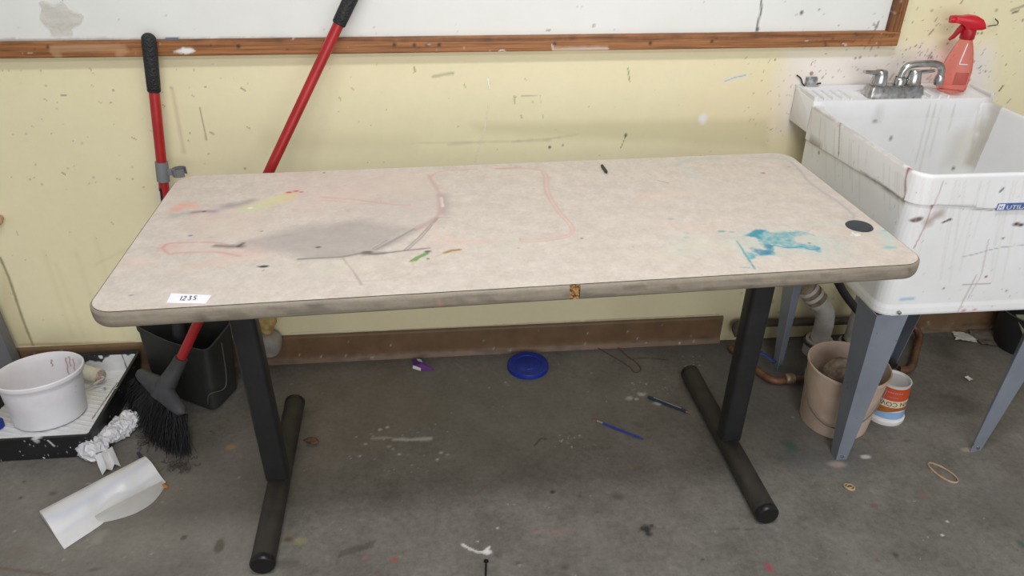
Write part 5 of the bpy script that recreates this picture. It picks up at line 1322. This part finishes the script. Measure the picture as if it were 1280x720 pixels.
obj('barrel', tube([pa, pa + pd * .92], .0048, 12), M['navy'], nb_, smooth=True)
obj('tip', tube([pa + pd * .92, pa + pd * .96, pb_ + pd * .02], [.0042, .003, .0008], 10), M['hair'], nb_, smooth=True)
pn2 = pd.cross(v((0, 0, 1))).normalized()
obj('silver_strip', hexa([pa + pd * .12 + pn2 * .0012 + v((0, 0, .0044)), pa + pd * .8 + pn2 * .0012 + v((0, 0, .0044)), pa + pd * .8 - pn2 * .0012 + v((0, 0, .0044)), pa + pd * .12 - pn2 * .0012 + v((0, 0, .0044))],
    [pa + pd * .12 + pn2 * .0012 + v((0, 0, .0052)), pa + pd * .8 + pn2 * .0012 + v((0, 0, .0052)), pa + pd * .8 - pn2 * .0012 + v((0, 0, .0052)), pa + pd * .12 - pn2 * .0012 + v((0, 0, .0052))]), M['ferrule'], nb_)
# purple wrapper
wr = thing('candy_wrapper', 'torn purple wrapper with white edge on the floor by the baseboard', 'wrapper', atz(525, 457, 0))
w0 = [atz(515, 449, .004), atz(528, 452, .012), atz(543, 462.5, .002), atz(527, 462.5, .003), atz(517, 457, .008)]
wc = sum(w0, v((0, 0, 0))) / 5 + v((0, 0, .006))
wv_ = w0 + [wc] + [p - v((0, 0, .0015)) for p in w0] + [wc - v((0, 0, .0015))]
wf = [(i, (i + 1) % 5, 5) for i in range(5)] + [(6 + (i + 1) % 5, 6 + i, 11) for i in range(5)] + [(i, i + 6, 6 + (i + 1) % 5, (i + 1) % 5) for i in range(5)]
obj('foil', (wv_, wf), M['purple'], wr)
w1 = [atz(516, 456, .008), atz(526, 459.5, .010), atz(526, 463, .003), atz(516, 460, .003)]
obj('torn_edge', hexa([p - v((0, .002, .001)) for p in w1], [p + v((0, -.003, .0008)) for p in w1]), M['white_scrap'], wr)
w1 = [atz(521, 449, .010), atz(526, 450, .011), atz(528, 453, .012), atz(522, 451, .011)]
obj('torn_edge', hexa([p + v((0, 0, .0005)) for p in w1], [p + v((0, 0, .0025)) for p in w1]), M['white_scrap'], wr)
# rubber bands
def band(c, ra_, rb_, rot, label, tw_=1):
    P = []
    for k in range(40):
        t = 2 * PI * k / 40; x, y = ra_ * math.cos(t), rb_ * math.sin(t)
        P.append(v((c[0] + x * math.cos(rot) - y * math.sin(rot), c[1] + x * math.sin(rot) + y * math.cos(rot), .0028 + .001 * math.sin(t * 2))))
    V, Fc = tube(P, .0017, 8, closed=True, flat=(1.0, 1.5))
    return V, Fc
b_ = obj('rubber_band', band(atz(1178.5, 590.5, .003), .040, .0185, -1.12, ''), M['rubber'], smooth=True); tag(b_, 'large oval tan rubber band on floor in front of far right sink leg', 'rubber band')
c0 = atz(1061.5, 608.5, .003)
b_ = obj('rubber_band', join(band(c0, .013, .009, -.6, ''), band(c0 + v((.001, .001, 0)), .009, .0055, .5, '')), M['rubber'], smooth=True); tag(b_, 'small coiled tan rubber band on floor below the front sink leg', 'rubber band')
# wire loop, nail, leaf
wl = obj('wire_loop', tube(smooth_path([atz(747, 435, .003), atz(765, 445, .003), atz(785, 457, .003), atz(793, 465, .003), atz(799, 464, .003), atz(801, 460, .003), atz(795, 453, .003), atz(783, 444, .003), atz(769, 431, .003)], 5), .0014, 6), M['redwire'], smooth=True); tag(wl, 'thin rusty red wire loop on floor right of blue lid', 'wire')
nl = thing('nail', 'thin dark nail standing out of the floor at bottom centre', 'nail', atz(608, 719, 0))
n0, n1_ = atz(607, 722, .0035), atz(607.7, 702, .0045)
obj('shank', tube([n0, n1_], .0023, 8), M['nail'], nl, smooth=True)
obj('head', tube([n1_, n1_ + (n1_ - n0).normalized() * .003], .0058, 12), M['nail'], nl, smooth=True)
nl['label'] = 'thin dark nail lying on the floor at bottom centre'
lf = obj('dry_leaf', crumple(atz(391, 554), (.020, .013, .008), 8, .7, floor=.0006), M['leaf'], smooth=True); tag(lf, 'crumbled brown leaf on floor beside the left table foot', 'leaf')
# capped pipe stub with spray foam, low on the wall behind the left table leg
st0 = aty(336, 424, -.012)
stub = thing('pipe_stub', 'capped pipe stub with yellow foam low on wall behind left table leg', 'pipe', (st0.x, 0, st0.z))
axs = v((.05, -1, -.25)).normalized()
obj('cap', lathe([(.040, 0), (.042, .01), (.041, .042), (.036, .05), (.012, .052), (.0001, .052)], v((st0.x, -.010, st0.z + .004)), 28, axis=axs), M['capgrey'], stub, smooth=True)
fm = crumple((st0.x + .004, -.036), (.040, .028, .045), 21, .35, floor=st0.z + .040)
obj('foam', fm, M['foam'], stub, smooth=True)

# ================================================================== LIGHT
w = bpy.data.worlds.new('room_light'); SC.world = w; w.use_nodes = True
wn = w.node_tree.nodes; wl_ = w.node_tree.links
bgn = wn['Background']
tc = wn.new('ShaderNodeTexCoord'); sep = wn.new('ShaderNodeSeparateXYZ'); rpz = wn.new('ShaderNodeValToRGB')
wl_.new(tc.outputs['Generated'], sep.inputs[0])
mr = wn.new('ShaderNodeMapRange'); mr.inputs['From Min'].default_value = -.2; mr.inputs['From Max'].default_value = 1
wl_.new(sep.outputs['Z'], mr.inputs['Value']); wl_.new(mr.outputs['Result'], rpz.inputs['Fac'])
rpz.color_ramp.elements[0].color = (1.0, 1.0, 1.0, 1); rpz.color_ramp.elements[1].color = (.62, .62, .62, 1)
wl_.new(rpz.outputs['Color'], bgn.inputs['Color']); bgn.inputs['Strength'].default_value = .44
def area(name, loc, sx, sy, power, col=(1, 1, 1), aim=None):
    ld = bpy.data.lights.new(name, 'AREA'); ld.shape = 'RECTANGLE'; ld.size = sx; ld.size_y = sy; ld.energy = power; ld.color = col
    o = bpy.data.objects.new(name, ld); COL.objects.link(o); o.location = loc
    if aim is not None: o.rotation_euler = (Vector(aim) - Vector(loc)).to_track_quat('-Z', 'Y').to_euler()
    return o
area('ceiling_tube_light', (.2, -1.42, 2.75), 1.25, .25, 30)
area('ceiling_tube_light', (.2, -3.2, 2.75), 1.25, .3, 35)  # extra strip further back, added for frontal fill
area('window_daylight', (.7, -4.6, 1.2), 3.6, 2.1, 58, (1, 1, 1), (.5, 0, .7))  # broad fill added behind the camera to brighten fronts and under the table
vs_ = SC.view_settings
vs_.view_transform = 'Standard'; vs_.look = 'None'; vs_.gamma = 1.0; vs_.use_curve_mapping = False; vs_.exposure = 0.0
